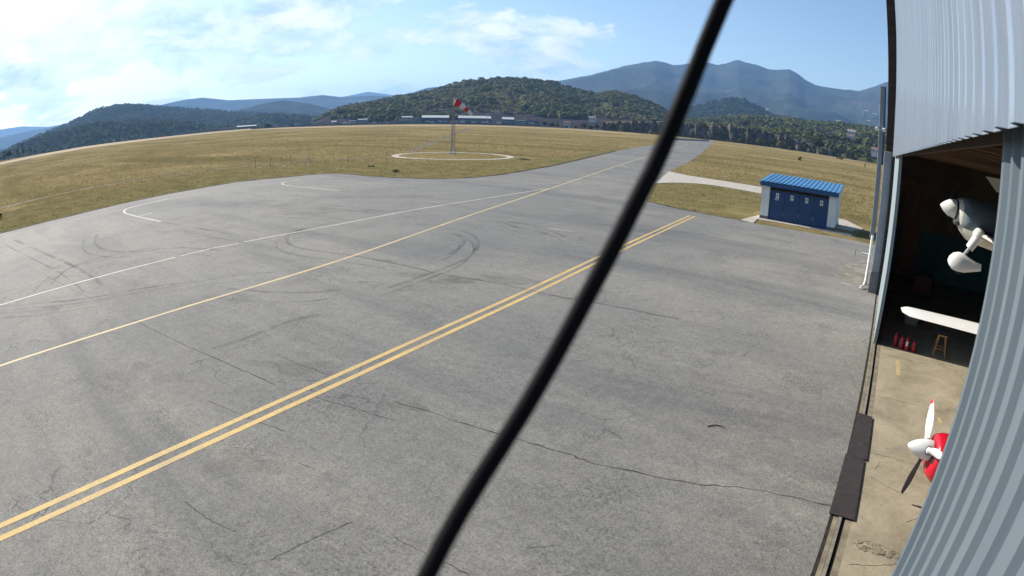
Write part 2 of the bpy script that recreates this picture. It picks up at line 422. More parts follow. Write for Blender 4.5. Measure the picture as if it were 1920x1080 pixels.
TRI = [(1213, 377.5), (1267, 390), (1330, 402.5), (1390, 413.2)]
e1 = smoothline(gl(EDGE_L[:-4]), 4) + gl(EDGE_L[-4:])
d0 = (e1[0] - e1[3]).normalized()
tri = smoothline(gl(TRI), 4)
cw = [Vector((-11.2, 45.6, 0)), Vector((-2.4, 46.3, 0)), Vector((.1, 46.0, 0)), Vector((.36, 45.9, 0)), Vector((.36, -40, 0)), Vector((-48, -44, 0))]
apron_poly = [e1[0] + d0 * 50] + e1 + gl(EDGE_R) + [gp(1227, 345)] + tri + cw
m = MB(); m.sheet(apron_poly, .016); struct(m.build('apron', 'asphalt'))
m = MB(); m.sheet(smoothline(gl(PATH_U), 4) + list(reversed(smoothline(gl(PATH_D), 4))), .020); struct(m.build('concrete_path', 'concrete'))
# mown strips
STRIP = [(0, 400), (94, 378), (220, 354), (346, 331), (472, 318), (570, 310.5), (640, 305), (760, 303), (860, 302), (960, 300), (1060, 292), (1160, 277)]
st = smoothline(gl(STRIP), 4)
m = MB(); m.sheet([e1[0] + d0 * 50, st[0] + d0 * 50 + Vector((-2, 0, 0))] + st + list(reversed(e1[:-2])), .008); struct(m.build('grass_verge', 'mown_grass'))
m = MB(); m.sheet(smoothline(gl(PATH_D), 4) + [gp(1428, 390), gp(1390, 413)] + list(reversed(tri)), .008); struct(m.build('grass_verge', 'mown_grass'))
m = MB(); m.sheet([Vector((-1.9, 45.6, 0)), Vector((20, 46.5, 0)), Vector((20, 56, 0)), Vector((-1.8, 54, 0))], .008); struct(m.build('grass_verge', 'mown_grass'))
# earth track to the windsock and the old trodden line beside it
m = MB(); m.ribbon(smoothline(gl([(770, 283), (800, 272), (830, 260), (850, 251), (880, 240)]), 5), [3.2] * 21, .012, .35); struct(m.build('earth_track', 'track_earth'))
m = MB(); m.ribbon(smoothline(gl([(0, 391), (150, 356), (300, 333), (450, 313.5), (620, 300), (740, 296)]), 5), 1.6, .012, .35); struct(m.build('earth_track', 'track_earth'))
# concrete circle round the windsock
mast = gp(848.5, 288.5); ring_c = Vector((-67.0, 77.9, 0))
m = MB(); rr = [[], []]
for k in range(72):
    a = 2 * PI * k / 72
    for q, rad in enumerate((9.0, 10.1)): rr[q].append(ring_c + Vector((math.cos(a) * (rad + random.uniform(-.06, .06)), math.sin(a) * (rad + random.uniform(-.06, .06)), 0)))
o0 = [Vector((p.x, p.y, .05)) for p in rr[0]]; o1 = [Vector((p.x, p.y, .05)) for p in rr[1]]
m.rings([[Vector((p.x, p.y, 0)) for p in rr[1]], o1, o0, [Vector((p.x, p.y, 0)) for p in rr[0]]], False, False)
struct(m.build('concrete_ring', 'concrete'))
m = MB(); m.prism([gp(1264, 262.3), gp(1329, 265.3), gp(1329, 265.3) + Vector((-1, 3, 0)), gp(1264, 262.3) + Vector((-1, 3, 0))], .02, 1.3)
tag(m.build('barrier_wall', 'concrete'), 'low pale concrete barrier across the far end of the taxiway', 'barrier')

# dark ragged strip along the asphalt and path edges, and the pale stubble strip at the far side of the field
b = MB(); q_ = [e1[0] + d0 * 50] + e1[:-2]; b.ribbon(q_, .6, .0175, .5); b.ribbon(tri, .3, .0175, .5); b.ribbon(smoothline(gl(PATH_U), 4), .25, .0222, .4); b.ribbon(smoothline(gl(PATH_D), 4), .25, .0222, .4); struct(b.build('dark_edge_strip', 'edge_dark'))
up_ = [(0, 304.8), (157, 274.8), (315, 255.8), (472, 240.8), (600, 237.3), (720, 234.9), (850, 233.9), (940, 235.9), (1000, 238.8), (1100, 243.8), (1200, 251)]
dn_ = [(0, 309), (157, 279.2), (315, 259.2), (472, 243.6), (600, 239.6), (720, 237), (850, 236.2), (940, 238), (1000, 240.6), (1100, 245.6), (1200, 252.4)]
m = MB(); m.sheet(gl(up_) + list(reversed(gl(dn_))), .02); struct(m.build('stubble_strip', 'stubble'))
# painted lines
LZ = .0205
def line(name, px, w, m_, n=8, jit=0.):
    b = MB(); b.ribbon(smoothline(gl(px), n), w, LZ, jit); return struct(b.build(name, m_))
dyl = [(0, 1011.7), (383, 836.7), (809, 640), (1005, 548.8), (1163, 471.7), (1302.5, 406)]
A, B = gp(0, 1011.7), gp(1302.5, 406); dd = (B - A).normalized(); nn = Vector((-dd.y, dd.x, 0))
mid = [(383, 836.7), (809, 640), (1005, 548.8), (1163, 471.7)]
lower = [A - dd * 14, A] + gl(mid) + [B]
for off in (0., .40):
    b = MB(); b.ribbon(smoothline([p + nn * off for p in lower], 8), .17, LZ, .04); struct(b.build('yellow_line', 'yellow_paint'))
yl = gl([(0, 687), (320, 585), (648, 485), (897, 398.7), (1034, 353), (1188, 301), (1240, 285), (1290, 270)])
b = MB(); b.ribbon(smoothline([yl[0] + (yl[0] - yl[1]) * .6] + yl, 10), .17, LZ, .05); struct(b.build('taxiway_line', 'pale_yellow_paint'))
def lerp(a, b, t): return (a[0] + (b[0] - a[0]) * t, a[1] + (b[1] - a[1]) * t)
wl = gl([(0, 573), (333, 482)]); wp = [wl[0] + (wl[0] - wl[1]) * .7, wl[0], wl[0].lerp(wl[1], .985)]
b = MB(); b.ribbon(wp, .13, LZ)
for s_ in ([(339, 480.5), (395, 467)], [(398, 466), (447, 457)], [(457, 454.5), (640, 420), (772, 394.6), (900, 374), (1034, 353)]):
    b.ribbon(smoothline(gl(s_), 6), .13, LZ, .05)
struct(b.build('white_line', 'white_line_paint'))
line('edge_line', [(0, 447), (110, 419), (242, 391), (315, 374.5), (441, 353), (532, 342)], .12, 'faded_paint')
line('edge_line', [(540, 340.5), (563, 336.5), (605, 333.3), (659, 334.2), (713, 338), (751, 341.7), (838, 344.6), (938, 345.6), (1022, 344.8), (1050, 343)], .12, 'faded_paint')
line('bay_line', [(302, 416), (252, 405), (233, 398.4), (239, 391.5), (264, 384), (315, 373)], .15, 'white_line_paint')
line('bay_line', [(261, 405.3), (285, 400)], .12, 'white_line_paint')
line('bay_line', [(637, 358), (563, 351), (531, 346.5), (534, 342), (563, 336.6)], .15, 'white_line_paint')
line('bay_line', [(562, 350.5), (592, 348)], .12, 'faded_paint')
line('bay_line', [(1097, 332), (1142, 331)], .2, 'faded_paint')
line('bay_line', [(1163, 309.5), (1176, 314)], .25, 'faded_paint')
line('bay_line', [(1030, 429), (1077, 435)], .14, 'faded_paint')
# cracks, tyre marks and stains
def cracks(paths, w, jit, z=.0185):
    b = MB()
    for px in paths:
        q = smoothline(gl(px), 7, jit); n = len(q)
        b.ribbon(q, [w * (.35 + .9 * abs(mn.noise(Vector((i * .35, w * 40, px[0][0])))) * 2) for i in range(n)], z)
    return b
struct(cracks([[(663, 480), (755, 498), (838, 516.7), (922, 530), (992, 544.6), (1022, 551.7), (1080, 562.5), (1147, 574), (1272, 599)]], .055, .05, .0216).build('pavement_crack', 'crack'))
struct(cracks([[(857, 792), (965, 823), (1068, 853), (1115, 870), (1302, 907), (1415, 919), (1556, 949)], [(740, 755), (800, 772), (857, 792)]], .032, .03).build('pavement_crack', 'crack'))
struct(cracks([[(740, 1010), (777, 1029), (834, 1055), (880, 1080)], [(346, 941), (367, 957), (392, 975), (417, 987), (442, 999)], [(508, 1051), (558, 1026), (617, 999), (660, 980)], [(392, 753), (450, 778), (535, 810)],
    [(515, 665), (560, 683), (620, 706)], [(1102, 540), (1120, 546), (1140, 541)], [(560, 870), (590, 880)], [(60, 505), (130, 540), (180, 565)], [(250, 600), (330, 640), (420, 680), (515, 722)], [(590, 745), (680, 772), (740, 790)], [(1290, 604), (1370, 622), (1460, 640)], [(985, 1030), (1040, 1024)]], .024, .02).build('pavement_crack', 'crack'))
b = MB()
for px, w in [([(640, 418), (588, 424), (551, 436), (538, 447), (545, 460), (584, 469.6), (663, 480), (740, 492)], .35), ([(820, 430), (855, 432), (884, 440), (897, 457), (884, 478), (855, 494.6), (800, 515), (730, 540)], .35),
    ([(845, 438), (868, 447), (866, 462), (840, 478)], .3), ([(27, 450), (83, 475), (133, 497), (173, 520), (190, 535)], .45), ([(0, 583), (120, 573), (240, 553), (330, 537), (420, 520), (520, 510)], .3), ([(0, 575), (150, 562), (260, 543), (360, 528)], .3),
    ([(182, 440), (178, 455), (195, 468), (250, 473), (330, 465), (420, 470)], .4), ([(95, 535), (120, 510), (165, 490), (230, 476), (300, 462)], .4), ([(300, 416), (380, 430), (460, 444), (540, 456)], .35), ([(310, 420), (400, 410), (500, 404), (600, 402)], .3),
    ([(480, 400), (580, 404), (660, 414)], .3), ([(400, 655), (470, 632), (540, 605), (600, 590)], .4), ([(410, 540), (520, 549), (600, 548), (640, 543)], .3), ([(480, 376), (560, 378), (650, 388), (720, 396)], .4), ([(760, 352), (800, 356), (832, 360)], .35),
    ([(950, 416), (1000, 424), (1040, 436), (1060, 446)], .5), ([(860, 420), (930, 415), (980, 430), (1030, 432)], .4)]:
    q = smoothline(gl(px), 8); b.ribbon(q, w * .6, .0178, .3); b.ribbon([p + Vector((.6, -1.1, 0)) for p in q], w * .35, .0179, .3)
struct(b.build('tyre_mark', 'tyre_mark'))
b = MB()
for x, y, rx, ry in [(835, 521, 2.2, .8), (935, 525, 2.0, .8), (1180, 671, .28, .17), (965, 668, .5, .2), (1350, 662, .5, .25), (230, 725, 1.2, .7), (460, 870, .8, .5), (280, 700, 1.3, .6), (1460, 1010, .5, .3), (760, 760, .5, .3), (560, 690, 1.3, .5), (1600, 500, 1.4, .8), (620, 395, 5, 1.2), (420, 385, 6, 1.5), (740, 370, 5, 1)]:
    c = gp(x, y); q = []
    ph = random.uniform(0, 6)
    for k in range(20):
        a = 2 * PI * k / 20; f = 1 + .35 * math.sin(3 * a + ph) + random.uniform(-.12, .12)
        v_ = Vector((math.cos(a) * rx * f, math.sin(a) * ry * f, 0)); v_.rotate(Matrix.Rotation(R(35), 3, 'Z')); q.append(c + v_)
    b.sheet(q, .0172)
struct(b.build('pavement_stain', 'oil_stain'))

# grass blades standing on the field
def inside(P, poly):
    x, y = P[:, 0], P[:, 1]; ins = np.zeros(len(P), bool); n = len(poly)
    for i in range(n):
        x1, y1 = poly[i][0], poly[i][1]; x2, y2 = poly[(i + 1) % n][0], poly[(i + 1) % n][1]
        c = ((y1 > y) != (y2 > y)); ins ^= c & (x < (x2 - x1) * (y - y1) / (y2 - y1 + 1e-12) + x1)
    return ins
path_poly = smoothline(gl(PATH_U), 4) + list(reversed(smoothline(gl(PATH_D), 4)))
verge_a = [e1[0] + d0 * 50, st[0] + d0 * 50 + Vector((-2, 0, 0))] + st + list(reversed(e1[:-2]))
verge_b = smoothline(gl(PATH_D), 4) + [gp(1428, 390), gp(1390, 413)] + list(reversed(tri))
def blades(P, h, w, name, m_, label):
    n = len(P); k = 3
    P = np.repeat(P, k, 0) + rng.normal(0, .12, (n * k, 2)); n *= k
    a = rng.uniform(0, 2 * PI, n); hh = h * rng.uniform(.5, 1.35, n); ww = w * rng.uniform(.6, 1.4, n)
    lean = rng.normal(0, .35, (n, 2)) * hh[:, None]
    dx = np.cos(a) * ww / 2; dy = np.sin(a) * ww / 2; z0 = np.zeros(n)
    V = np.stack([np.stack([P[:, 0] - dx, P[:, 1] - dy, z0], 1), np.stack([P[:, 0] + dx, P[:, 1] + dy, z0], 1), np.stack([P[:, 0] + lean[:, 0], P[:, 1] + lean[:, 1], hh], 1)], 1).reshape(-1, 3)
    o = npmesh(name, V, np.arange(n * 3).reshape(-1, 3), m_)
    tag(o, label, 'grass', None, 'stuff')
def scatter(n, rmin, rmax, a0, a1, power=1.):
    r = rmin + (rmax - rmin) * rng.random(n) ** power; a = np.radians(rng.uniform(a0, a1, n))
    return np.stack([r * np.sin(a), r * np.cos(a)], 1)
P = scatter(90000, 45, 330, -89, 3, 1.25)
shed_poly = [(-13.8, 45.5), (2, 45.5), (2, 60), (-13.5, 60)]
onap = inside(P, apron_poly) | inside(P, path_poly) | inside(P, shed_poly) | (np.hypot(P[:, 0] - ring_c.x, P[:, 1] - ring_c.y) < 10.5) | (P[:, 0] > .2) & (P[:, 1] < 60)
va = inside(P, verge_a) | inside(P, verge_b)
cl = np.array([mn.noise(Vector((p[0] * .06, p[1] * .06, 3.))) for p in P]) + rng.normal(0, .3, len(P))
blades(P[~onap & ~va & (cl > -.35)], .20, .055, 'dry_grass', 'dry_blade', 'tall golden dry grass standing over the airfield')
P2 = scatter(26000, 40, 190, -89, 3, 1.2)
on2 = inside(P2, apron_poly) | inside(P2, path_poly) | inside(P2, shed_poly)
va2 = (inside(P2, verge_a) | inside(P2, verge_b)) & ~on2
blades(P2[va2], .10, .08, 'short_grass', 'green_blade', 'short olive green mown grass beside the apron edge')

# ------------------------------------------------------------------ hills
def interp(az, pts):
    return float(np.interp(az, [p[0] for p in pts], [p[1] for p in pts]))
def crest(px): return sorted([tuple(azel(*p)) for p in px])
def range_mesh(name, px, r0, rc, r1, m_, nz=(0, .02, 6), z0=0., n_az=260, n_r=44, pw=1.25, pad=3., rough=.0, ends=True):
    """a ridge: foot at r0, crest at distance rc with the surveyed skyline, falling again to r1"""
    C = crest(px); a0, a1 = C[0][0], C[-1][0]
    V = []; hs = {}
    azs = [a0 - R(pad) * 0 + (a1 - a0) * i / (n_az - 1) for i in range(n_az)]
    rs = [r0 + (rc - r0) * (k / (n_r * .75)) for k in range(int(n_r * .75) + 1)] + [rc + (r1 - rc) * k / (n_r * .25) for k in range(1, int(n_r * .25) + 1)]
    for r in rs:
        for a in azs:
            el = interp(a, C)
            Hc = H + rc * math.tan(el)
            if r <= rc: t = (r - r0) / (rc - r0); s = t ** pw * (1. if t < .9 else 1.)
            else: t = 1 - (r - rc) / (r1 - rc); s = max(t, 0) ** .8
            x, y = r * math.sin(a), r * math.cos(a)
            z = z0 + (Hc - z0) * s
            w = 4 * s * (1 - s) if r <= rc else .3
            z += nz[0] * mn.fractal(Vector((x * nz[1], y * nz[1], .7)), 1., 2., nz[2]) * w
            if r <= rc and r > r0: z = min(z, H + r * math.tan(el) - (rc - r) * .01)
            if abs(r - rc) < 1e-6 and rough: z += rough * mn.fractal(Vector((x * .01, y * .01, 2.)), .8, 2., 5)
            V.append((x, y, z))
    n = n_az; Fq = [(k * n + i, k * n + i + 1, (k + 1) * n + i + 1, (k + 1) * n + i) for k in range(len(rs) - 1) for i in range(n - 1)]
    me = bpy.data.meshes.new(name); me.from_pydata(V, [], Fq); me.update()
    for p in me.polygons:
        if p.normal.z < 0: p.flip()
    me.polygons.foreach_set('use_smooth', [True] * len(me.polygons))
    me.materials.append(MATS[m_]); o = bpy.data.objects.new(name, me); col.objects.link(o); struct(o)
    VV = np.array(V).reshape(len(rs), n_az, 3)
    def sample(a, r):
        i = np.clip((a - a0) / (a1 - a0) * (n_az - 1), 0, n_az - 1.001); k = np.interp(r, rs, np.arange(len(rs))); k = min(max(k, 0), len(rs) - 1.001)
        i0, k0 = int(i), int(k); fi, fk = i - i0, k - k0
        return (VV[k0, i0, 2] * (1 - fi) + VV[k0, i0 + 1, 2] * fi) * (1 - fk) + (VV[k0 + 1, i0, 2] * (1 - fi) + VV[k0 + 1, i0 + 1, 2] * fi) * fk
    return sample, C
MAIN = [(585, 228), (600, 222), (620, 213), (640, 205), (700, 195), (760, 180), (810, 172), (860, 157), (900, 151), (935, 149), (985, 151), (1040, 157), (1080, 171), (1120, 179.5), (1150, 174), (1185, 182), (1210, 191), (1240, 205), (1262, 222), (1290, 232)]
f_main, C_main = range_mesh('green_hill', MAIN, 735, 1250, 1900, 'quarry_hill', (16, .006, 6), -2, pw=1.15, n_az=300, n_r=60)
DARK = [(-150, 352), (-90, 325), (-40, 303), (0, 285), (60, 258), (125, 233), (180, 205), (220, 197), (260, 196), (300, 199), (350, 203), (430, 209), (480, 212), (560, 215), (610, 222), (650, 228)]
f_dark, C_dark = range_mesh('wooded_hill', DARK, 900, 2300, 3400, 'dark_hill', (50, .0022, 6), -22, pw=1.3)
range_mesh('wooded_hill', [(430, 214), (440, 208), (490, 195), (530, 188), (580, 194), (615, 203), (660, 212)], 2600, 3600, 5000, 'dark_hill', (60, .002, 6), -30, n_az=120)
range_mesh('distant_range', [(260, 214), (300, 197), (345, 187), (380, 183), (430, 188), (500, 185), (560, 183), (605, 178), (640, 182), (700, 179), (760, 182), (820, 190)], 4200, 6200, 8200, 'mountain', (90, .001, 6), -35)
range_mesh('distant_range', [(620, 186), (660, 178), (690, 172), (730, 177), (780, 186)], 8800, 10000, 11200, 'mountain', (40, .001, 6), -35, n_az=80)
range_mesh('distant_range', [(730, 182), (760, 178), (800, 165), (845, 160), (880, 158), (930, 162)], 3400, 5000, 6600, 'mountain', (60, .001, 6), -35, n_az=100)
range_mesh('distant_range', [(-60, 290), (0, 258), (60, 245), (110, 236), (160, 233)], 4600, 6600, 8600, 'mountain', (60, .001, 6), -35, n_az=80)
range_mesh('distant_range', [(-60, 262), (0, 243), (40, 237), (90, 238), (150, 228)], 9000, 10300, 11400, 'mountain', (40, .001, 6), -35, n_az=80)
MTN = [(980, 163), (1050, 151), (1100, 142), (1140, 132), (1165, 125), (1190, 120), (1230, 114), (1245, 117), (1262, 122), (1300, 118), (1325, 117), (1345, 121), (1360, 119), (1385, 112), (1400, 117), (1420, 122), (1440, 130), (1455, 131), (1480, 130), (1495, 137), (1510, 150), (1530, 160), (1545, 163), (1570, 166), (1610, 171), (1640, 162), (1660, 154), (1720, 150), (1800, 172), (1880, 205), (1990, 250), (2120, 330)]
range_mesh('mountain', MTN, 1900, 5600, 8000, 'mountain', (130, .0010, 6), -30, n_az=340, n_r=80, pw=1.5, rough=6)
f_mid, C_mid = range_mesh('wooded_hill', [(1240, 226), (1290, 205), (1320, 196), (1350, 188), (1370, 185), (1395, 188), (1420, 199), (1445, 215), (1480, 226), (1520, 240)], 1750, 2300, 2900, 'wood_hill', (40, .003, 6), -10, n_az=120)
SLOPE = [(1120, 238), (1180, 236), (1240, 230), (1300, 224), (1360, 221), (1436, 220), (1500, 225), (1560, 231), (1600, 236), (1650, 243), (1720, 256), (1800, 272), (1900, 300), (2050, 350)]
f_slope, C_slope = range_mesh('wooded_slope', SLOPE, 640, 1500, 2100, 'wood_hill', (12, .008, 6), -3, n_az=200, n_r=50, pw=.9)
# rock face along the far side of the field
CL = [(1130, 247.5, 231), (1180, 250, 229), (1240, 256, 228), (1300, 262, 231), (1360, 269.5, 236), (1420, 277, 242), (1470, 283.5, 256), (1520, 289, 270), (1560, 294, 284)]
V = []; n = 160; levels = 9
for i in range(n):
    t = i / (n - 1) * (len(CL) - 1); k = min(int(t), len(CL) - 2); f = t - k
    x, yb, yt = [CL[k][q] * (1 - f) + CL[k + 1][q] * f for q in range(3)]
    a, eb = azel(x, yb); _, et = azel(x, yt)
    D = 618.; zt = H + D * math.tan(et)
    for j in range(levels):
        u = j / (levels - 1); r = D + u * 9 + 5.5 * mn.noise(Vector((a * 90, u * 1.2, 4))) + 2.5 * mn.noise(Vector((a * 400, u * 3, 9)))
        V.append((r * math.sin(a), r * math.cos(a), -1.5 + (zt + 1.5) * u * (1 + .38 * mn.noise(Vector((a * 160, 0, 1))))))
    V.append(((D + 190) * math.sin(a), (D + 190) * math.cos(a), zt + 3))
L1 = levels + 1
me = bpy.data.meshes.new('rock_cliff'); me.from_pydata(V, [], [(i * L1 + j, (i + 1) * L1 + j, (i + 1) * L1 + j + 1, i * L1 + j + 1) for i in range(n - 1) for j in range(levels)]); me.materials.append(MATS['cliff_rock'])
me.update(); o = bpy.data.objects.new('rock_cliff', me); col.objects.link(o); struct(o)

# ------------------------------------------------------------------ woods
def crowns(C, Rr, nq=22, flat=.8):
    """leaf clumps for many crowns: C centres, Rr radii"""
    n = len(C); k = nq
    d = rng.normal(0, 1, (n, k, 3)); d[:, :, 2] = np.abs(d[:, :, 2]) * 1.1 - .35; d /= np.linalg.norm(d, axis=2, keepdims=True)
    rad = rng.uniform(.55, 1.05, (n, k, 1)) * (1 + .35 * rng.normal(0, 1, (n, 1, 1)) * 0)
    p = C[:, None, :] + d * rad * Rr[:, None, None] * np.array([1, 1, flat])
    nr = d + rng.normal(0, .30, (n, k, 3)) + np.array([0, 0, .25]); nr /= np.linalg.norm(nr, axis=2, keepdims=True)
    ref = rng.normal(0, 1, (n, k, 3)); u = np.cross(nr, ref); u /= np.linalg.norm(u, axis=2, keepdims=True); w = np.cross(nr, u)
    s = Rr[:, None, None] * rng.uniform(.24, .46, (n, k, 1))
    V = np.stack([p - u * s - w * s * .6, p + u * s * .8 - w * s, p + u * s + w * s * .7, p - u * s * .7 + w * s], 2).reshape(-1, 3)
    return V, np.arange(n * k * 4).reshape(-1, 4)
def wood(name, label, f, a0, a1, r0, r1, n, rad, m_, keep=None, nq=20, sink=.4):
    pts = []; tries = 0
    while len(pts) < n and tries < n * 8:
        tries += 1
        a = random.uniform(a0, a1); r = r0 + (r1 - r0) * random.random() ** .8
        x, y = r * math.sin(a), r * math.cos(a)
        if keep and not keep(a, r, x, y): continue
        pts.append((x, y, f(a, r)))
    P_ = np.array(pts); Rr = rad * rng.uniform(.6, 1.5, len(P_)); P_[:, 2] += Rr * sink
    V, Q = crowns(P_, Rr, nq)
    tag(npmesh(name, V, Q, m_), label, 'woodland', None, 'stuff')
def dens(s, th): return lambda a, r, x, y: mn.fractal(Vector((x * s, y * s, 5.)), 1., 2., 4) > th
aM0, aM1 = C_main[0][0], C_main[-1][0]
def keep_main(a, r, x, y):
    z = f_main(a, r); return z + 30 * mn.fractal(Vector((x * .008, y * .008, 0)), 1., 2., 4) > 15 and mn.fractal(Vector((x * .012, y * .012, 5.)), 1., 2., 4) > -.10
wood('hill_forest', 'scrubby green wood covering the round hill behind the pit buildings', f_main, aM0 + R(.3), aM1 - R(.5), 790, 1275, 5200, 4.6, 'foliage_green', keep_main, 28)
wood('hill_thicket', 'paler olive scrub between the trees on the round hill', f_main, aM0 + R(.3), aM1 - R(.5), 760, 1255, 2600, 3.2, 'foliage_olive', lambda a, r, x, y: f_main(a, r) > 14, 14)
wood('valley_forest', 'dark wood over the long hill on the left', f_dark, C_dark[0][0] + R(.5), C_dark[-1][0] - R(.5), 1000, 2320, 9000, 4.2, 'foliage_dark', None, 12)
wood('slope_forest', 'dense green wood rising behind the rock face', f_slope, C_slope[0][0] + R(.2), C_slope[-1][0] - R(.2), 660, 1520, 5200, 4.8, 'foliage_green', dens(.01, -.06), 30)
wood('slope_thicket', 'dark bushes among the trees behind the rock face', f_slope, R(-19), C_slope[-1][0] - R(.2), 645, 1200, 1500, 3.6, 'foliage_dark', None, 18)
wood('knoll_forest', 'grey green wood on the small knoll under the mountain', f_mid, C_mid[0][0] + R(.3), C_mid[-1][0] - R(.3), 1800, 2320, 1500, 7., 'foliage_dark', None, 14)

# single trees: trunk with limbs and a leafy crown
def tree_proto(name, hgt, cr, m_, shape, nq=170, seed=0):
    root = bpy.data.objects.new(name, None); col.objects.link(root); root.empty_display_size = .3
    t = MB(); zc = hgt * (.62 if shape == 'round' else .55)
    t.tube([(0, 0, -.4), (.08, .05, hgt * .25), (0, .1, hgt * .5), (.1, 0, hgt * .8)], [hgt * .035, hgt * .028, hgt * .02, hgt * .006], 7)
    for k in range(6):
        a = k * 1.1 + seed; t.tube([(0, 0, hgt * (.25 + .06 * k)), (math.cos(a) * cr * .45, math.sin(a) * cr * .45, hgt * (.42 + .06 * k)), (math.cos(a) * cr * .7, math.sin(a) * cr * .7, hgt * (.52 + .06 * k))], [hgt * .014, hgt * .009, hgt * .003], 5)
    t.build('trunk', 'bark', root)
    cs = []; rs = []
    for k in range(16):
        if shape == 'tall':
            u = random.random(); z = hgt * (.15 + .85 * u); q = cr * (1 - u) ** .7 * .7 + .15 * cr; a = random.uniform(0, 2 * PI)
            cs.append((math.cos(a) * q * .6, math.sin(a) * q * .6, z)); rs.append(cr * (.45 - .2 * u))
        else:
            d = Vector((random.gauss(0, 1), random.gauss(0, 1), random.gauss(0, .8))).normalized() * random.uniform(.35, .85)
            cs.append((d.x * cr, d.y * cr, zc + d.z * hgt * .38)); rs.append(cr * random.uniform(.32, .52))
    V, Q = crowns(np.array(cs), np.array(rs), nq // 16 + 4)
    npmesh('crown', V, Q, m_, root)
    return root
KINDS = [('broadleaf_tree', tree_proto('broadleaf_tree', 7., 3.2, 'foliage_green', 'round', 200, 1)), ('dark_tree', tree_proto('dark_tree', 8.5, 3.4, 'foliage_dark', 'round', 200, 2)),
         ('olive_bush', tree_proto('olive_bush', 4., 2.6, 'foliage_olive', 'round', 150, 3)), ('conifer_tree', tree_proto('conifer_tree', 12., 2.4, 'foliage_dark', 'tall', 200, 4))]
used = [0] * 4
def plant(k, loc, s, label, cat, group):
    o = KINDS[k][1] if not used[k] else copy_tree(KINDS[k][1])
    used[k] += 1; o.location = loc; o.scale = (s, s, s * random.uniform(.85, 1.15)); o.rotation_euler = (0, 0, random.uniform(0, 6.28))
    tag(o, label, cat, group); return o
# trees along the foot of the rock face and round the right of the field
nm = ['green leafy tree at the foot of the rock face beyond the field', 'dark green tree at the foot of the rock face beyond the field', 'low olive bush at the foot of the rock face beyond the field']
for i in range(42):
    x = 1130 + 520 * i / 41 + random.uniform(-5, 5)
    yb = np.interp(x, [1130, 1200, 1264, 1328, 1400, 1480, 1560, 1640, 1700], [247, 251, 259, 265, 273.5, 284.5, 294.5, 303, 309])
    a, _ = azel(x, yb); D = random.uniform(602, 616); k = random.choice([0, 1, 1, 2, 0])
    s = random.uniform(.45, .8) if x < 1420 else random.uniform(.7, 1.25)
    plant(k, (D * math.sin(a), D * math.cos(a), 0), s, nm[k] if x < 1440 else nm[k].replace('at the foot of the rock face beyond the field', 'where the wood meets the right of the field'), 'bush' if k == 2 else 'tree', 'trees at the far edge of the field')
for x, s, lb in ((1466, 2.1, 'big pale round bush standing out in front of the dark trees'), (1535, 1.8, 'wide dark bush bulging from the wood edge onto the field')):
    a, _ = azel(x, 283); plant(2 if x < 1500 else 1, (590 * math.sin(a), 590 * math.cos(a), 0), s, lb, 'bush', None)
# trees before the left hill and by the paddock
for x, D, k, s, lb in [(8, 560, 3, .75, 'dark conifer clump at the far left field edge, outermost tree'), (16, 562, 1, 1.0, 'round dark tree at the far left field edge beside a conifer'), (34, 580, 3, .95, 'left of two slim dark cypress trees beyond the field'), (43, 582, 3, 1.0, 'right of two slim dark cypress trees beyond the field'), (58, 600, 3, .85, 'lone slim dark cypress near the left field edge'),
        (66, 600, 1, .5, 'small dark bush next to the lone cypress'), (80, 615, 1, .45, 'small dark bush on the left field edge before the hill'), (95, 615, 2, .6, 'low olive bush on the left field edge before the hill'), (130, 640, 1, .5, 'small dark tree alone on the field edge under the long hill'),
        (322, 690, 1, .5, 'little round tree at the left end of the long canopy road'), (429, 760, 3, 1.15, 'dark conifer behind the low white canopy'), (500, 760, 1, 1.5, 'broad dark tree right of the low white canopy'), (515, 770, 0, 1.1, 'green tree just right of the broad dark tree'), (548, 760, 3, 1.15, 'tall dark tree beside the white vans'),
        (561, 765, 0, 1.2, 'green tree right of the tall dark tree by the vans'), (596, 770, 0, 1.0, 'green tree at the foot of the hill left of the paddock'), (480, 790, 0, 1.0, 'pale green tree behind the canopy roof'), (470, 760, 1, .7, 'small dark tree beside the canopy end')]:
    yb = np.interp(x, [0, 157, 315, 472, 600], [304, 274, 255, 240, 236.5]); a, _ = azel(x, yb)
    plant(k, (D * math.sin(a), D * math.cos(a), -max(0, D - 600) * .05 * .9), s, lb, 'tree' if k != 2 else 'bush', None)
for x, k, s in [(1010, 0, .7), (1022, 1, .9), (1035, 1, 1.0), (1046, 0, .9), (1062, 2, 1.1), (1078, 0, .8), (1095, 1, 1.1), (1108, 0, 1.0), (1118, 1, .9)]:
    a, _ = azel(x, 240); plant(k, (660 * math.sin(a), 660 * math.cos(a), -2), s, ['green leafy tree', 'dark green tree', 'olive bush'][k] + ' between the pit buildings and the rock face', 'bush' if k == 2 else 'tree', 'trees between the pit buildings and the rock face')
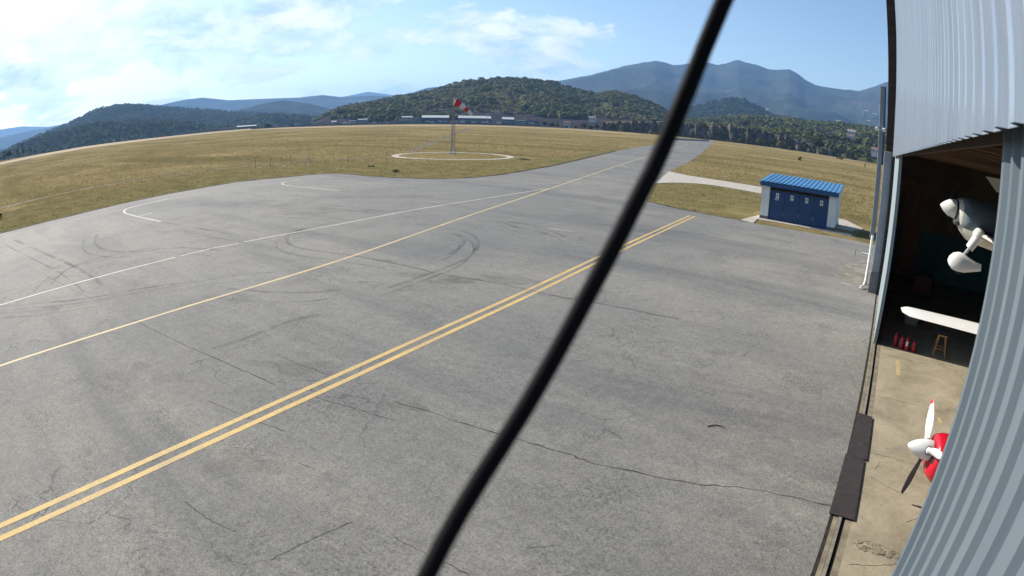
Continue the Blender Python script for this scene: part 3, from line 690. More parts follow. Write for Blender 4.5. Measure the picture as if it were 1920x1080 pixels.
# lone plants on the field
def shrub(name, loc, r, h, m_, label, nq=120):
    root = thing(name, label, 'bush', loc)
    t = MB()
    for k in range(5): t.tube([(loc[0], loc[1], -.05), (loc[0] + math.cos(k * 1.3) * r * .5, loc[1] + math.sin(k * 1.3) * r * .5, h * .7)], [.04, .015], 5)
    t.build('stem', 'bark', root)
    cs = np.array([(random.uniform(-r, r) * .55, random.uniform(-r, r) * .55, h * random.uniform(.3, .75)) for _ in range(10)])
    V, Q = crowns(cs, np.full(10, min(r, h) * .42), nq // 10); npmesh('crown', V, Q, m_, root); return root
shrub('round_bush', gp(1500, 303), 1.3, 2.1, 'foliage_dark', 'small round dark bush alone on the golden field behind the blue shed')
shrub('flat_bush', gp(1575, 299.5), 4.2, 1.6, 'foliage_dark', 'flat dark bush low on the golden field near the wood')
sap = gp(1622, 316); shrub('thin_sapling', sap, .9, 3.2, 'foliage_olive', 'thin bare sapling on the golden field close to the hangar corner', 50)
shrub('weed_clump', gp(2, 410), .22, .7, 'foliage_dark', 'dark weed clump on the grass at the left of the apron edge')
shrub('weed_clump', gp(695, 313), .9, .22, 'foliage_olive', 'flat dark weed patch in the mown grass left of the concrete ring', 500)
shrub('weed_clump', gp(742, 323), .6, .3, 'foliage_olive', 'pale weed tuft in the mown grass near the apron bend', 400)
for i, (x, y) in enumerate([(479, 316), (507, 314), (527, 312), (545, 311), (724, 306), (652, 304)]):
    b = MB(); p = gp(x, y); b.tube([p, p + Vector((.02, .03, 1.5))], .035, 6); b.tube([p + Vector((.02, .03, 1.5)), p + Vector((.02, .03, 1.62))], .05, 6)
    tag(b.build('field_stake', 'mast_metal'), 'thin weathered stake at the border of dry and mown grass', 'stake', 'stakes along the mown grass')
p = gp(572, 310.5); q = far(578.5, 290, math.hypot(p.x, p.y) + .2)
root = thing('leaning_marker', 'pale leaning marker pole with a strut on the grass left of the windsock', 'marker', p)
b = MB(); b.tube([p, q], .06, 6); b.build('pole', 'concrete', root)
b = MB(); b.tube([p + Vector((1.0, .9, 0)), p.lerp(q, .7)], .04, 6); b.build('strut', 'concrete', root)

# ------------------------------------------------------------------ far buildings
def block(b, x0, x1, yt, yb, D, depth=10.):
    """a box with its front between two surveyed directions"""
    a0, a1 = azel(x0, yb)[0], azel(x1, yb)[0]
    zt = H + D * math.tan(azel((x0 + x1) / 2, yt)[1]); zb = H + D * math.tan(azel((x0 + x1) / 2, yb)[1])
    p0 = Vector((D * math.sin(a0), D * math.cos(a0), 0)); p1 = Vector((D * math.sin(a1), D * math.cos(a1), 0)); d = (p1 - p0).normalized(); q = Vector((-d.y, d.x, 0)) * depth
    if q.dot(p0) < 0: q = -q
    b.prism([p0, p1, p1 + q, p0 + q], zb, zt); return p0, p1, zb, zt
def wide(name, label, D, parts, cat='building'):
    c = far((parts[0][1] + parts[0][2]) / 2, 236, D); root = thing(name, label, cat, (c.x, c.y, 0))
    for nm_, x0, x1, yt, yb, m_, depth, fwd in parts:
        b = MB(); p0, p1, zb, zt = block(b, x0, x1, yt, yb, D - fwd, depth)
        if nm_ == 'roof_band':                      # a mono-pitch sheet rising away from the field
            q = (p1 - p0).normalized(); q = Vector((-q.y, q.x, 0)); q = q if q.dot(p0) > 0 else -q
            dz = Vector((0, 0, 1)); bk = q * max(depth, (zt - zb) * 3.2); A_ = [p0 + dz * zb, p1 + dz * zb, p1 + bk + dz * zt, p0 + bk + dz * zt]
            b = MB(); b.add(A_ + [v - dz * .25 for v in A_], [(0, 1, 2, 3), (7, 6, 5, 4), (0, 4, 5, 1), (1, 5, 6, 2), (2, 6, 7, 3), (3, 7, 4, 0)])
        b.build(nm_, m_, root)
    return root
wide('pit_building', 'long dark pit building with a white roof band left of the windsock', 690, [('wall', 791, 842, 220.5, 237, 'stand_dark', 14, 0), ('roof_band', 790.5, 842.3, 216, 220.4, 'stand_white', 15, .6), ('window', 797, 806, 226, 229, 'stand_white', 1, .4), ('window', 821, 829, 226, 229, 'stand_white', 1, .4), ('window', 831, 840, 227, 228.3, 'house_white', 1, .4), ('lower_wall', 793, 842, 231.5, 236, 'pinkish_wall', 3, 3)])
wide('pit_building', 'longest dark pit building with a white roof band right of the windsock', 690, [('wall', 858, 921, 221.5, 238, 'stand_dark', 14, 0), ('roof_band', 858.5, 921, 217, 221.4, 'stand_white', 15, .6), ('lower_wall', 852, 958, 233, 237.4, 'pinkish_wall', 3, 3), ('upper_deck', 856, 966, 226.5, 228.5, 'stand_grey', 4, 2)])
wide('pit_building', 'short dark pit building with a pale roof, rightmost of the three', 700, [('wall', 940, 1012, 225, 240, 'stand_dark', 14, 0), ('roof_band', 941, 964, 219.5, 223.6, 'stand_white', 10, .6)])
wide('paddock_building', 'grey low paddock block with a white roof left of the pit buildings', 680, [('wall', 745, 791, 222, 236.5, 'stand_grey', 10, 0), ('roof_band', 753, 774, 217.5, 220, 'stand_white', 4, .5), ('window', 776, 787, 219, 221, 'stand_white', 3, .5), ('upper_deck', 748, 767, 223, 226, 'stand_white', 2, 1.)])
wide('paddock_tent', 'pale grey green paddock tent with a flat top', 685, [('wall', 670, 690, 224, 235, 'stand_grey', 10, 0), ('roof_band', 671, 689, 222.8, 224, 'bin_plastic', 10, .3)])
for i, (x0, x1, yt) in enumerate([(697, 706, 229), (709, 716, 228), (720, 728, 230), (733, 743, 226), (652, 666, 229), (628, 640, 230), (642, 650, 228)]):
    wide('paddock_van', 'pale parked paddock truck in the row below the hill', 676, [('cargo_box', x0, x1, yt, 233, 'stand_grey' if i % 2 else 'house_white', 3, 0), ('cab', x1, x1 + 2.5, yt + 1.6, 233, 'stand_grey', 3, 0)], 'truck')['group'] = 'trucks parked in the paddock'
wide('white_marquee', 'small bright white marquee at the left end of the paddock', 684, [('wall', 622, 627, 228, 234, 'stand_white', 6, 0), ('roof_band', 621, 631, 226.6, 228, 'stand_white', 6, .3)])
wide('track_wall', 'long dark low wall running between field and pit buildings', 640, [('lower_wall', 560, 1002, 233.6, 237.6, 'dark_plinth', .6, 0)], 'wall') if False else None
b = MB(); pts = []
for x, y in [(470, 239.5), (520, 237.8), (560, 236.6), (600, 235.8), (660, 234.8), (720, 234), (800, 233.4), (860, 233.2), (940, 234.8), (1000, 237.6), (1060, 240.5)]:
    a, _ = azel(x, y); pts.append(Vector((625 * math.sin(a), 625 * math.cos(a), 0)))
for p, q in zip(pts, pts[1:]):
    d = (q - p).normalized(); w = Vector((-d.y, d.x, 0)) * .5; b.prism([p, q, q + w, p + w], -1.5, 1.15)
tag(b.build('track_wall', 'dark_plinth'), 'long low dark wall between the golden field and the pit buildings', 'wall')
wide('roadside_canopy', 'low white roofed canopy at the left of the race track', 690, [('wall', 446, 478, 236.8, 240.2, 'stand_dark', 8, 0), ('roof_band', 444, 481, 235.2, 236.7, 'stand_white', 9, .5)])
b = MB(); tp = [(323, 251.5), (360, 246.5), (400, 241.5), (440, 238)]; pp = [far(x, y, 690) for x, y in tp]
for p, q in zip(pp, pp[1:]): b.prism([p, q, q + (q.normalized() * 5), p + p.normalized() * 5], min(p.z, q.z) - 4, (p.z + q.z) / 2)
tag(b.build('road_embankment', 'road_pale'), 'pale road embankment leading up to the white canopy', 'embankment')
for x0, x1, y0, y1 in ((515, 519, 233, 236), (533, 536, 234, 236), (551, 555, 230, 233.5), (555, 560, 229.5, 233)):
    wide('white_van', 'white vehicle parked at the trees left of the hill', 730, [('cargo_box', x0, x1, y0, y1 + 2, 'stand_white', 3, 0), ('cab', x1, x1 + 1.6, y0 + 1, y1 + 2, 'stand_white', 3, 0)], 'van')['group'] = 'white vehicles by the trees'
def house(x, y, D, w, label, rm='tile_roof'):
    p = far(x, y, D); root = thing('village_house', label, 'house', p, None)
    d = Vector((math.cos(math.atan2(p.x, p.y)), -math.sin(math.atan2(p.x, p.y)), 0)); q = Vector((-d.y, d.x, 0)); h = w * .55
    P4 = [p - d * w / 2, p + d * w / 2, p + d * w / 2 + q * w * .7, p - d * w / 2 + q * w * .7]
    b = MB(); b.prism(P4, p.z - 3, p.z + h); b.build('wall', 'house_white', root)
    b = MB(); e = .4; z0 = p.z + h
    A_ = [v + Vector((0, 0, h)) for v in P4]; r0 = (A_[0] + A_[3]) / 2 - d * e + Vector((0, 0, w * .22)); r1 = (A_[1] + A_[2]) / 2 + d * e + Vector((0, 0, w * .22))
    b.add([A_[0] - d * e - q * e, A_[1] + d * e - q * e, A_[2] + d * e + q * e, A_[3] - d * e + q * e, r0, r1], [(0, 1, 5, 4), (2, 3, 4, 5), (0, 4, 3), (1, 2, 5), (0, 3, 2, 1)]); b.build('roof', rm, root)
    for s in (-.25, .2):
        b = MB(); c = p + d * w * s - q * .05 + Vector((0, 0, h * .45)); b.prism([c - d * w * .08, c + d * w * .08, c + d * w * .08 + q * .2, c - d * w * .08 + q * .2], c.z, c.z + h * .35); b.build('window', 'stand_dark', root)
house(1594, 262, 830, 9, 'pale house in the wood below the road, nearest the hangar'); house(1489, 230, 1250, 10, 'small pale house high in the wood right of the rock face'); house(1641, 289, 640, 9, 'white house half hidden by bushes at the hangar corner')
house(1596, 255, 900, 12, 'long pale roofed house just above the nearest pale house', 'road_pale'); house(1063, 236, 690, 7, 'small white house left of the rock face'); house(1110, 227.5, 800, 9, 'small pale house on top of the rock face', 'road_pale')
b = MB(); pp = [far(x, y, 960) for x, y in ((1535, 246), (1570, 251), (1600, 256), (1640, 262))]
for p, q in zip(pp, pp[1:]): b.prism([p, q, q + q.normalized() * 6, p + p.normalized() * 6], min(p.z, q.z) - 5, (p.z + q.z) / 2)
struct(b.build('village_road', 'road_pale'))
wide('quarry_works', 'pale quarry works on the mountain foot right of the cable', 2300, [('wall', 1431, 1446, 206, 211, 'house_white', 20, 0), ('roof_band', 1436, 1441, 203.5, 205.8, 'road_pale', 18, 2)])
for x, y in ((1640, 219), (1628, 232), (1624, 213), (1460, 236), (1612, 240), (1572, 232), (1542, 238)):
    house(x, y, 1480 if y > 225 else 2100, 11 if y > 225 else 15, 'tiny white house scattered on the lower mountain side', 'road_pale')
for o in list(bpy.data.objects):
    if o.get('label', '').startswith('tiny white house'): o['group'] = 'houses scattered on the mountain foot'

# ------------------------------------------------------------------ windsock
def hit(f, x, y, r0=745, r1=1260):
    a, e = azel(x, y); r = r0
    while r < r1:
        if f(a, r) >= H + r * math.tan(e): return Vector((r * math.sin(a), r * math.cos(a), f(a, r) + .6))
        r += 3
    return None
b = MB()
for px in ([(715, 207), (740, 206.5), (780, 206), (840, 206)], [(888, 209), (920, 210), (950, 211.5), (980, 213.5)], [(880, 188), (905, 194), (935, 201), (963, 207), (1000, 214), (1036, 220)], [(770, 197), (790, 191), (815, 184), (840, 179)], [(740, 200), (765, 198)], [(700, 216), (740, 214.5), (780, 214)]):
    dense = [lerp(px[i], px[i + 1], k / 6) for i in range(len(px) - 1) for k in range(6)] + [px[-1]]
    g_ = [p for p in (hit(f_main, *p) for p in dense) if p]
    for p, q in zip(g_, g_[1:]):
        if (p - q).length < 60:
            o_ = Vector((p.x, p.y, 0)).normalized() * 4.5; b.add([p, q, q + o_ + Vector((0, 0, .9)), p + o_ + Vector((0, 0, .9))], [(0, 1, 2, 3)])
struct(b.build('hill_track', 'track_earth'))
def far_car(x, y, D, L, m_, label, grp, hh=1.45):
    p = far(x, y, D); a = math.atan2(p.x, p.y); d = Vector((math.cos(a), -math.sin(a), 0)); q = Vector((math.sin(a), math.cos(a), 0)); root = thing('parked_car', label, 'car', p, grp)
    def bx(nm_, l0, l1, z0, z1, mm, ins=0.):
        b = MB(); lo = [p + d * l0, p + d * l1, p + d * l1 + q * 1.7, p + d * l0 + q * 1.7]; hi = [p + d * (l0 + ins), p + d * (l1 - ins), p + d * (l1 - ins) + q * 1.6, p + d * (l0 + ins) + q * 1.6]
        b.rings([[v + Vector((0, 0, z0)) for v in lo], [v + Vector((0, 0, z1)) for v in hi]]); b.build(nm_, mm, root)
    bx('body', 0, L, .3, hh * .6, m_, .1); bx('cabin', L * .2, L * .85, hh * .6, hh, 'glass_dark', .5)
    for t_ in (.2, .8):
        b = MB(); c = p + d * (L * t_) + Vector((0, 0, .32)); b.lathe(c - q * .02, q, [(0, .25), (.02, .32), (.2, .32)], 10); b.build('wheel', 'tyre', root)
random.seed(21)
CC = ['stand_dark', 'house_white', 'stand_grey', 'pinkish_wall', 'ext_red', 'black', 'stand_white']; CN = ['dark', 'white', 'grey', 'beige', 'red', 'black', 'silver']
for i in range(34):
    x = 640 + 100 * random.random() if i < 14 else (795 + 165 * random.random()); k = random.randrange(7)
    far_car(x, 234.6 + (x - 850) ** 2 * .00004, 662 + random.uniform(-6, 6), random.uniform(3.9, 4.8), CC[k], CN[k] + ' car parked in the ' + ('paddock row under the hill' if i < 14 else 'row before the pit buildings'), 'cars parked at the race track')
for x, yt in ((771, 213), (868, 214), (914, 213.5), (985, 216), (702, 217), (655, 218)):
    p = far(x, 236, 672); root = thing('light_pole', 'tall slim pale light pole at the race track below the hill', 'light pole', (p.x, p.y, 0), 'light poles at the race track'); t_ = far(x, yt, 672)
    b = MB(); b.tube([(p.x, p.y, -2), t_], [.22, .14], 6); b.build('pole', 'house_white', root); b = MB(); b.box(t_ + Vector((-.8, -.2, 0)), t_ + Vector((.8, .2, .35))); b.build('lamp', 'metal', root)
for x0, x1, y0, y1, mm, lb in ((862, 872, 228.5, 233, 'stand_white', 'pale trackside cabin, leftmost of the row right of the windsock'), (884, 893, 229, 233.5, 'pinkish_wall', 'pinkish trackside cabin in the middle of the row right of the windsock'), (903, 917, 229.5, 234, 'stand_grey', 'grey trackside cabin right of the pinkish one'), (932, 940, 230, 235, 'house_white', 'small white trackside cabin below the short pit building'), (966, 986, 226, 237, 'stand_grey', 'grey box building at the right end of the race track'), (990, 1002, 231, 239, 'pinkish_wall', 'pinkish low house at the right end of the race track'), (806, 814, 229, 233.5, 'stand_grey', 'grey trackside cabin in front of the left pit building'), (655, 667, 226.5, 232, 'bin_plastic', 'pale green tent roof at the left of the paddock')):
    wide('trackside_cabin', lb, 668, [('wall', x0, x1, y0, y1 + 2, mm, 4, 0), ('roof_band', x0 - .4, x1 + .4, y0 - .8, y0, 'stand_dark', 4, .2), ('window', x0 + (x1 - x0) * .3, x0 + (x1 - x0) * .6, y0 + 1, y0 + 2.4, 'stand_dark', .3, .15)], 'cabin')
random.seed(9)
root = thing('windsock', 'red and white striped windsock on a slim lattice mast in the field', 'windsock', mast)
b = MB(); legs = []
for k in range(3):
    a = k * 2 * PI / 3 + .4; legs.append((mast + Vector((math.cos(a) * .45, math.sin(a) * .45, 0)), mast + Vector((math.cos(a) * .2, math.sin(a) * .2, 8.6))))
for p, q in legs: b.tube([p, q], .045, 6)
for i in range(14):
    t0, t1 = i / 14, (i + 1) / 14
    for k in range(3):
        p0 = legs[k][0].lerp(legs[k][1], t0); p1 = legs[(k + 1) % 3][0].lerp(legs[(k + 1) % 3][1], t1); b.tube([p0, p1], .022, 5); b.tube([p1, legs[k][0].lerp(legs[k][1], t1)], .02, 5)
b.build('mast', 'mast_metal', root)
b = MB(); b.prism([mast + Vector((sx * .5, sy * .5, 0)) for sx, sy in ((-1, -1), (1, -1), (1, 1), (-1, 1))], 0, .15); b.build('base', 'concrete', root)
b = MB(); top = mast + Vector((0, 0, 8.55)); b.tube([top, top + Vector((0, 0, 1.35))], .05, 8); b.ball(top + Vector((0, 0, 1.4)), .09, 6); b.build('pivot', 'white_paint', root)
az = math.atan2(mast.x, mast.y); rt = Vector((math.cos(az), -math.sin(az), 0)); fw = Vector((math.sin(az), math.cos(az), 0))
c0 = top + Vector((0, 0, .72)) + rt * .15; rings = []
N = 17
sock = [c0 + rt * (3.05 * t) + fw * (.3 * t) + Vector((0, 0, -(.55 * t + 1.75 * t ** 1.35))) for t in [i / 16 for i in range(N)]]
cent = []
for i, p in enumerate(sock):
    d = (sock[min(i + 1, N - 1)] - sock[max(i - 1, 0)]).normalized(); u = d.cross(fw).normalized(); w = u.cross(d).normalized(); r_ = .70 * (1 - i / 16) + .27 * i / 16
    r_ *= 1 + .05 * math.sin(i * 2.1); cent.append([p + (u * math.cos(2 * PI * k / 18) * (1 + .05 * math.sin(3 * k + i)) + w * math.sin(2 * PI * k / 18)) * r_ for k in range(18)])
for s_, e_, m_ in ((0, 5, 'sock_red'), (5, 9, 'sock_white'), (9, 12, 'sock_red'), (12, 16, 'sock_white')):
    b = MB(); b.rings(cent[s_:e_ + 1], False, False); b.build('sock_band', m_, root, True)
b = MB(); b.tube([p * 1 for p in cent[0]] + [cent[0][0]], .04, 6); b.build('hoop', 'metal', root)
b = MB(); b.tube([top + Vector((0, 0, .1)), c0 + Vector((0, 0, -.6))], .03, 5); b.build('bracket', 'metal', root); b = MB(); b.tube([top + Vector((0, 0, 1.25)), c0 + Vector((0, 0, .7))], .03, 5); b.build('bracket', 'metal', root)
b = MB(); b.box(mast + Vector((.3, -.5, .3)), mast + Vector((.55, -.3, .75))); b.build('lamp_box', 'white_paint', root)

# ------------------------------------------------------------------ blue utility shed
SL, SR = gp(1424, 409.3), gp(1563.5, 434)
ex = (SR - SL); W = ex.length; ex.normalize(); ey = Vector((-ex.y, ex.x, 0)); DEP = 4.8
def S(x, y, z): return SL + ex * x + ey * y + Vector((0, 0, z))
def ssl(b, x0, x1, y0, y1, z0, f, k):
    vs = [S(x, y, z0) for x, y in ((x0, y0), (x1, y0), (x1, y1), (x0, y1))] + [S(x0, y0, f), S(x1, y0, f), S(x1, y1, k), S(x0, y1, k)]
    b.add(vs, [(0, 3, 2, 1), (4, 5, 6, 7), (0, 1, 5, 4), (1, 2, 6, 5), (2, 3, 7, 6), (3, 0, 4, 7)])
def sbox(b, x0, x1, y0, y1, z0, z1):
    vs = [S(x, y, z) for z in (z0, z1) for x, y in ((x0, y0), (x1, y0), (x1, y1), (x0, y1))]
    b.add(vs, [(0, 3, 2, 1), (4, 5, 6, 7), (0, 1, 5, 4), (1, 2, 6, 5), (2, 3, 7, 6), (3, 0, 4, 7)])
root = thing('utility_shed', 'low white shed with blue ribbed roof and four blue doors beside the apron', 'shed', S(W / 2, DEP / 2, 0))
b = MB(); pw_ = .68; zt = 2.75
sbox(b, 0, pw_, 0, .5, .28, zt); sbox(b, W - pw_, W, 0, .5, .28, zt); ssl(b, 0, .22, .5, DEP, .28, zt, 3.30); ssl(b, W - .22, W, .5, DEP, .28, zt, 3.30); sbox(b, .22, W - .22, DEP - .22, DEP, .28, 3.28); b.build('wall', 'shed_wall', root)
b = MB(); sbox(b, -.02, pw_ + .01, -.02, .5, -.05, .28); sbox(b, -.02, .2, .5, DEP + .02, -.05, .28); b.build('plinth', 'dark_plinth', root); b = MB(); sbox(b, W - pw_ - .01, W + .02, -.02, .5, -.05, .28); sbox(b, W - .2, W + .02, .5, DEP + .02, -.05, .28); b.build('plinth', 'dark_plinth', root)
b = MB(); sbox(b, pw_, W - pw_, .12, .35, 2.47, zt); b.build('door_lintel', 'dark_gap', root)
dw = (W - 2 * pw_) / 4
for k in range(4):
    x0 = pw_ + k * dw
    b = MB(); sbox(b, x0 + .012, x0 + dw - .012, .16, .21, .04, 2.45)
    for j in range(4): sbox(b, x0 + .06 + j * (dw - .12) / 4, x0 + .06 + (j + .62) * (dw - .12) / 4, .148, .16, .1, 2.38)
    d_ = b.build('door', 'blue_door', root)
    b = MB(); hx = x0 + (dw - .12 if k % 2 == 0 else .12); b.tube([S(hx, .13, .95), S(hx, .10, 1.0), S(hx, .10, 1.12), S(hx, .13, 1.17)], .012, 6); b.build('handle', 'black', d_)
    b = MB(); cx = x0 + dw * (.5 if k != 0 else .52); sbox(b, cx - .13, cx + .13, .138, .144, 1.82, 2.24)
    if k == 0: sbox(b, cx - .2, cx + .12, .138, .144, 1.68, 1.812)
    nf = len(b.f)
    if k == 0:
        b.add([S(cx - .08, .134, 2.01), S(cx + .08, .134, 2.01), S(cx, .134, 2.19)], [(0, 1, 2)]); sbox(b, cx - .16, cx + .08, .132, .136, 1.72, 1.78)
    else:
        for q in range(14):
            a0, a1 = 2 * PI * q / 14, 2 * PI * (q + 1) / 14
            b.add([S(cx + math.cos(a) * r_, .134, 2.07 + math.sin(a) * r_) for a, r_ in ((a0, .055), (a1, .055), (a1, .085), (a0, .085))], [(0, 1, 2, 3)])
        sbox(b, cx - .03, cx + .03, .132, .136, 2.03, 2.11)
    for q in range(2): sbox(b, cx - .08, cx + .08 - .05 * q, .132, .136, 1.90 - .04 * q, 1.915 - .04 * q)
    sg = b.build('notice', ['paper', 'black'], d_)
    for p_ in list(sg.data.polygons)[nf:]: p_.material_index = 1
b = MB(); sbox(b, -.12, W + .12, -.30, -.24, 2.72, 3.09); b.build('fascia', 'blue_fascia', root); b = MB(); sbox(b, -.12, W + .12, DEP + .24, DEP + .3, 3.1, 3.46); b.build('fascia', 'blue_fascia', root)
b = MB(); ssl(b, W + .04, W + .10, -.238, DEP + .238, 2.76, 3.06, 3.44); b.build('side_fascia', 'shed_wall', root); b = MB(); ssl(b, -.1, -.04, -.238, DEP + .238, 2.76, 3.06, 3.44); b.build('side_fascia', 'shed_wall', root)
b = MB(); ssl(b, .0, W, .01, DEP, zt + .002, 2.98, 3.36); b.build('soffit', 'shed_wall', root)
# ribbed roof sheet
b = MB(); x = -.18; prof = []
while x < W + .18:
    prof += [(x, 0), (x + .26, 0), (x + .29, .06), (x + .35, .06), (x + .38, 0)]; x += .38
rg = lambda y, z: [S(px, y, z + pz) for px, pz in prof]
o0 = len(b.v); A_ = rg(-.36, 3.10); B_ = rg(DEP + .36, 3.50); b.v += A_ + B_; n = len(prof)
b.f += [(i, i + 1, n + i + 1, n + i) for i in range(n - 1)]
A2 = [v - Vector((0, 0, .02)) for v in A_]; B2 = [v - Vector((0, 0, .02)) for v in B_]; b.v += A2 + B2; b.f += [(2 * n + i, 3 * n + i, 3 * n + i + 1, 2 * n + i + 1) for i in range(n - 1)] + [(i, 2 * n + i, 2 * n + i + 1, i + 1) for i in range(n - 1)]
b.build('roof', 'blue_roof', root)
# pads round the shed
m = MB(); m.prism([gp(1388.5, 412.6), gp(1413, 418.5), S(-.02, -.4, 0), S(-.02, 4.6, 0)], 0, .05); struct(m.build('concrete_pad', 'concrete'))
m = MB(); m.prism([S(-.6, -1.0, 0), S(W + 1.6, -1.0, 0), S(W + 1.6, .1, 0), S(-.3, .1, 0)], 0, .045); struct(m.build('concrete_pad', 'concrete'))
m = MB(); m.prism([S(W, 2.2, 0), S(W + 1.4, 2.1, 0), S(W + 1.7, 3.2, 0), S(W, 3.2, 0)], 0, .06); m.prism([S(W, 3.6, 0), S(W + 2.2, 3.6, 0), S(W + 2.4, 5.2, 0), S(W + .4, 9.5, 0), S(W - .4, 9.5, 0)], 0, .06); struct(m.build('concrete_pad', 'concrete'))

# ------------------------------------------------------------------ hangar
root = thing('hangar', 'tall metal clad aircraft hangar with sliding doors standing open', 'hangar', (.5, 12, 0))
HG = root
def ribbed(b, y0, y1, z0, z1, x0, x1, period, depth, flat=.55, th=.006, lean=None):
    """trapezoid cladding in the plane x = x0 (bottom) .. x1 (top), ribs towards -x"""
    prof = []; y = y0
    while y < y1 - 1e-6:
        prof += [(y, 0), (y + period * flat, 0), (y + period * (flat + .1), -depth), (y + period * .9, -depth)]; y += period
    prof.append((min(y, y1 + period), 0)); n = len(prof)
    q = []
    for zz, xx in ((z0, x0), (z1, x1)):
        for e in (0, th): q += [Vector((xx + p + e, yy, zz)) for yy, p in prof]
    o = len(b.v); b.v += q
    for i in range(n - 1):
        b.f.append((o + i, o + 2 * n + i, o + 2 * n + i + 1, o + i + 1)); b.f.append((o + n + i, o + n + i + 1, o + 3 * n + i + 1, o + 3 * n + i)); b.f.append((o + i, o + i + 1, o + n + i + 1, o + n + i))
    b.f.append((o, o + n, o + 3 * n, o + 2 * n)); b.f.append((o + n - 1, o + 3 * n - 1, o + 4 * n - 1, o + 2 * n - 1))
b = MB(); ribbed(b, -6.0, 27.9, 6.56, 16.2, .40, .545, .255, .034); b.build('fascia_cladding', 'fascia_paint', root)
# near sliding leaf, drawn back towards the camera
def leaf(y0, y1, m_, period, depth, skin):
    b = MB(); ribbed(b, y0 + .03, y1 - period * .5, .05, 6.62, .53, .53, period, depth); o = b.build('door_leaf', m_, root)
    f = MB(); f.box((.545, y1 - .10, .04), (.65, y1, 6.64)); f.box((.545, y0, .04), (.65, y0 + .10, 6.64))
    for zz in (.04, 2.2, 4.4, 6.54): f.box((.55, y0 + .101, zz), (.645, y1 - .101, zz + .1))
    f.build('leaf_frame', m_, o); s_ = MB(); s_.box((.652, y0, .05), (.66, y1, 6.6)); s_.build('leaf_back', skin, o); return o
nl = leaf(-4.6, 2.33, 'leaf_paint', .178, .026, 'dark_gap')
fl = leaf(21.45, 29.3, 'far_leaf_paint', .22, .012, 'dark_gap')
b = MB(); b.tube([(.505, .98, 4.36), (.495, .98, 4.36)], .02, 8); b.build('bolt', 'black', nl)
b = MB(); b.box((-.06, 29.6, 1.02), (.36, 30.7, 6.75)); b.build('pillar', 'pillar_paint', root, bevel=.02)
b = MB(); b.box((-.075, 29.585, -.05), (.37, 30.7, 1.018)); b.build('pillar_base', 'dark_plinth', root)
b = MB(); b.box((.02, 30.9, 6.8), (.50, 31.4, 18.0))
for zz in (7.6, 9.8, 11.6, 13.2): b.box((.04, 30.86, zz), (.42, 30.899, zz + .1))
b.build('gable_timber', 'old_timber', root)
b = MB(); b.box((.25, 30.95, .0), (.5, 31.4, 6.79)); b.build('corner_wall', 'dark_plinth', root)
b = MB(); b.box((.5, 36., -.05), (17, 36.3, 9.0)); b.build('end_wall', 'hall_wall', root)
b = MB(); b.box((.40, 29.35, -.05), (.7, 36., 9.0)); b.build('front_wall', 'dark_gap', root)
b = MB(); b.box((16.8, -8, -.05), (17, 36, 9.0)); b.build('back_wall', 'hall_wall', root)
b = MB(); b.box((.5, -8.3, -.05), (17, -8, 9.0)); b.build('near_wall', 'hall_wall', root)
b = MB(); b.box((.67, -6., 6.60), (.70, 31.0, 9.0)); b.build('inner_fascia', 'old_timber', root)
b = MB(); b.box((.3, -8.3, 16.21), (17.2, 36.4, 16.45)); b.build('roof', 'old_timber', root)
b = MB(); b.box((.57, -7.9, 8.6), (16.79, 35.9, 8.75)); b.build('ceiling', 'old_timber', root)
for k in range(26):
    y = 4 + k * 1.2; b = MB(); b.box((.71, y, 6.74), (16.7, y + .10, 6.95)); b.build('purlin', 'purlin_wood', root)
b = MB(); b.box((.71, -2, 6.951), (16.7, 35.9, 6.98)); b.build('ceiling_boards', 'old_timber', root)
# brown door in the end wall
b = MB(); b.box((1.45, 35.93, .0), (2.75, 35.99, 5.6)); dr = b.build('inner_door', 'brown_door', root)
b = MB(); b.ball((2.6, 35.9, 1.1), .05, 6); b.build('handle', 'metal', dr)
# rail and threshold
b = MB(); b.box((.545, -6, .0), (.615, 31, .045)); b.build('door_rail', 'steel_rail', root)
m = MB(); m.box((.36, -8, -.03), (.44, 45.9, .012)); struct(m.build('threshold_gap', 'dark_gap'))
m = MB(); m.box((.44, -8, -.03), (.535, 31, .018)); m.box((.70, -8, -.03), (.84, 31, .018)); struct(m.build('threshold', 'edge_concrete'))
m = MB(); m.box((.535, -8, -.03), (.70, 31, .004)); struct(m.build('threshold_gap', 'dark_gap'))
m = MB(); m.box((.84, -8, -.05), (16.8, 36, .022)); struct(m.build('hangar_floor', 'hangar_floor'))
FZ = .022
b = MB()
for px in ([(1644, 662), (1700, 676), (1790, 694), (1824, 703)], [(1645, 742), (1700, 757), (1800, 782)], [(1631, 850), (1700, 868), (1735, 880)], [(1790, 696), (1806, 715), (1812, 740)], [(1640, 882), (1650, 868)], [(1600, 1020), (1640, 1040), (1688, 1050)],
        [(1630, 895), (1665, 915), (1700, 930)], [(1612, 1015), (1650, 1024), (1694, 1046)], [(1590, 1060), (1660, 1062), (1680, 1058)], [(1700, 980), (1740, 965)]):
    g_ = [gp(*p) for p in px]; b.ribbon(smoothline(g_, 10, .016), .011, FZ + .003, .8)
struct(b.build('floor_crack', 'crack'))
b = MB()
for k in range(60):
    t = random.random(); c = gp(1605 + 90 * t, 1020 + 30 * t + random.gauss(0, 5)); r_ = random.uniform(.02, .07); q = [c + Vector((math.cos(a) * r_ * random.uniform(.5, 1.3), math.sin(a) * r_ * random.uniform(.5, 1.3), 0)) for a in [i * 2 * PI / 6 for i in range(6)]]
    b.prism(q, FZ, FZ + random.uniform(.006, .015))
tag(b.build('broken_concrete', 'edge_concrete'), 'broken crumbs of concrete along the floor joint by the near door', 'rubble', None, 'stuff')
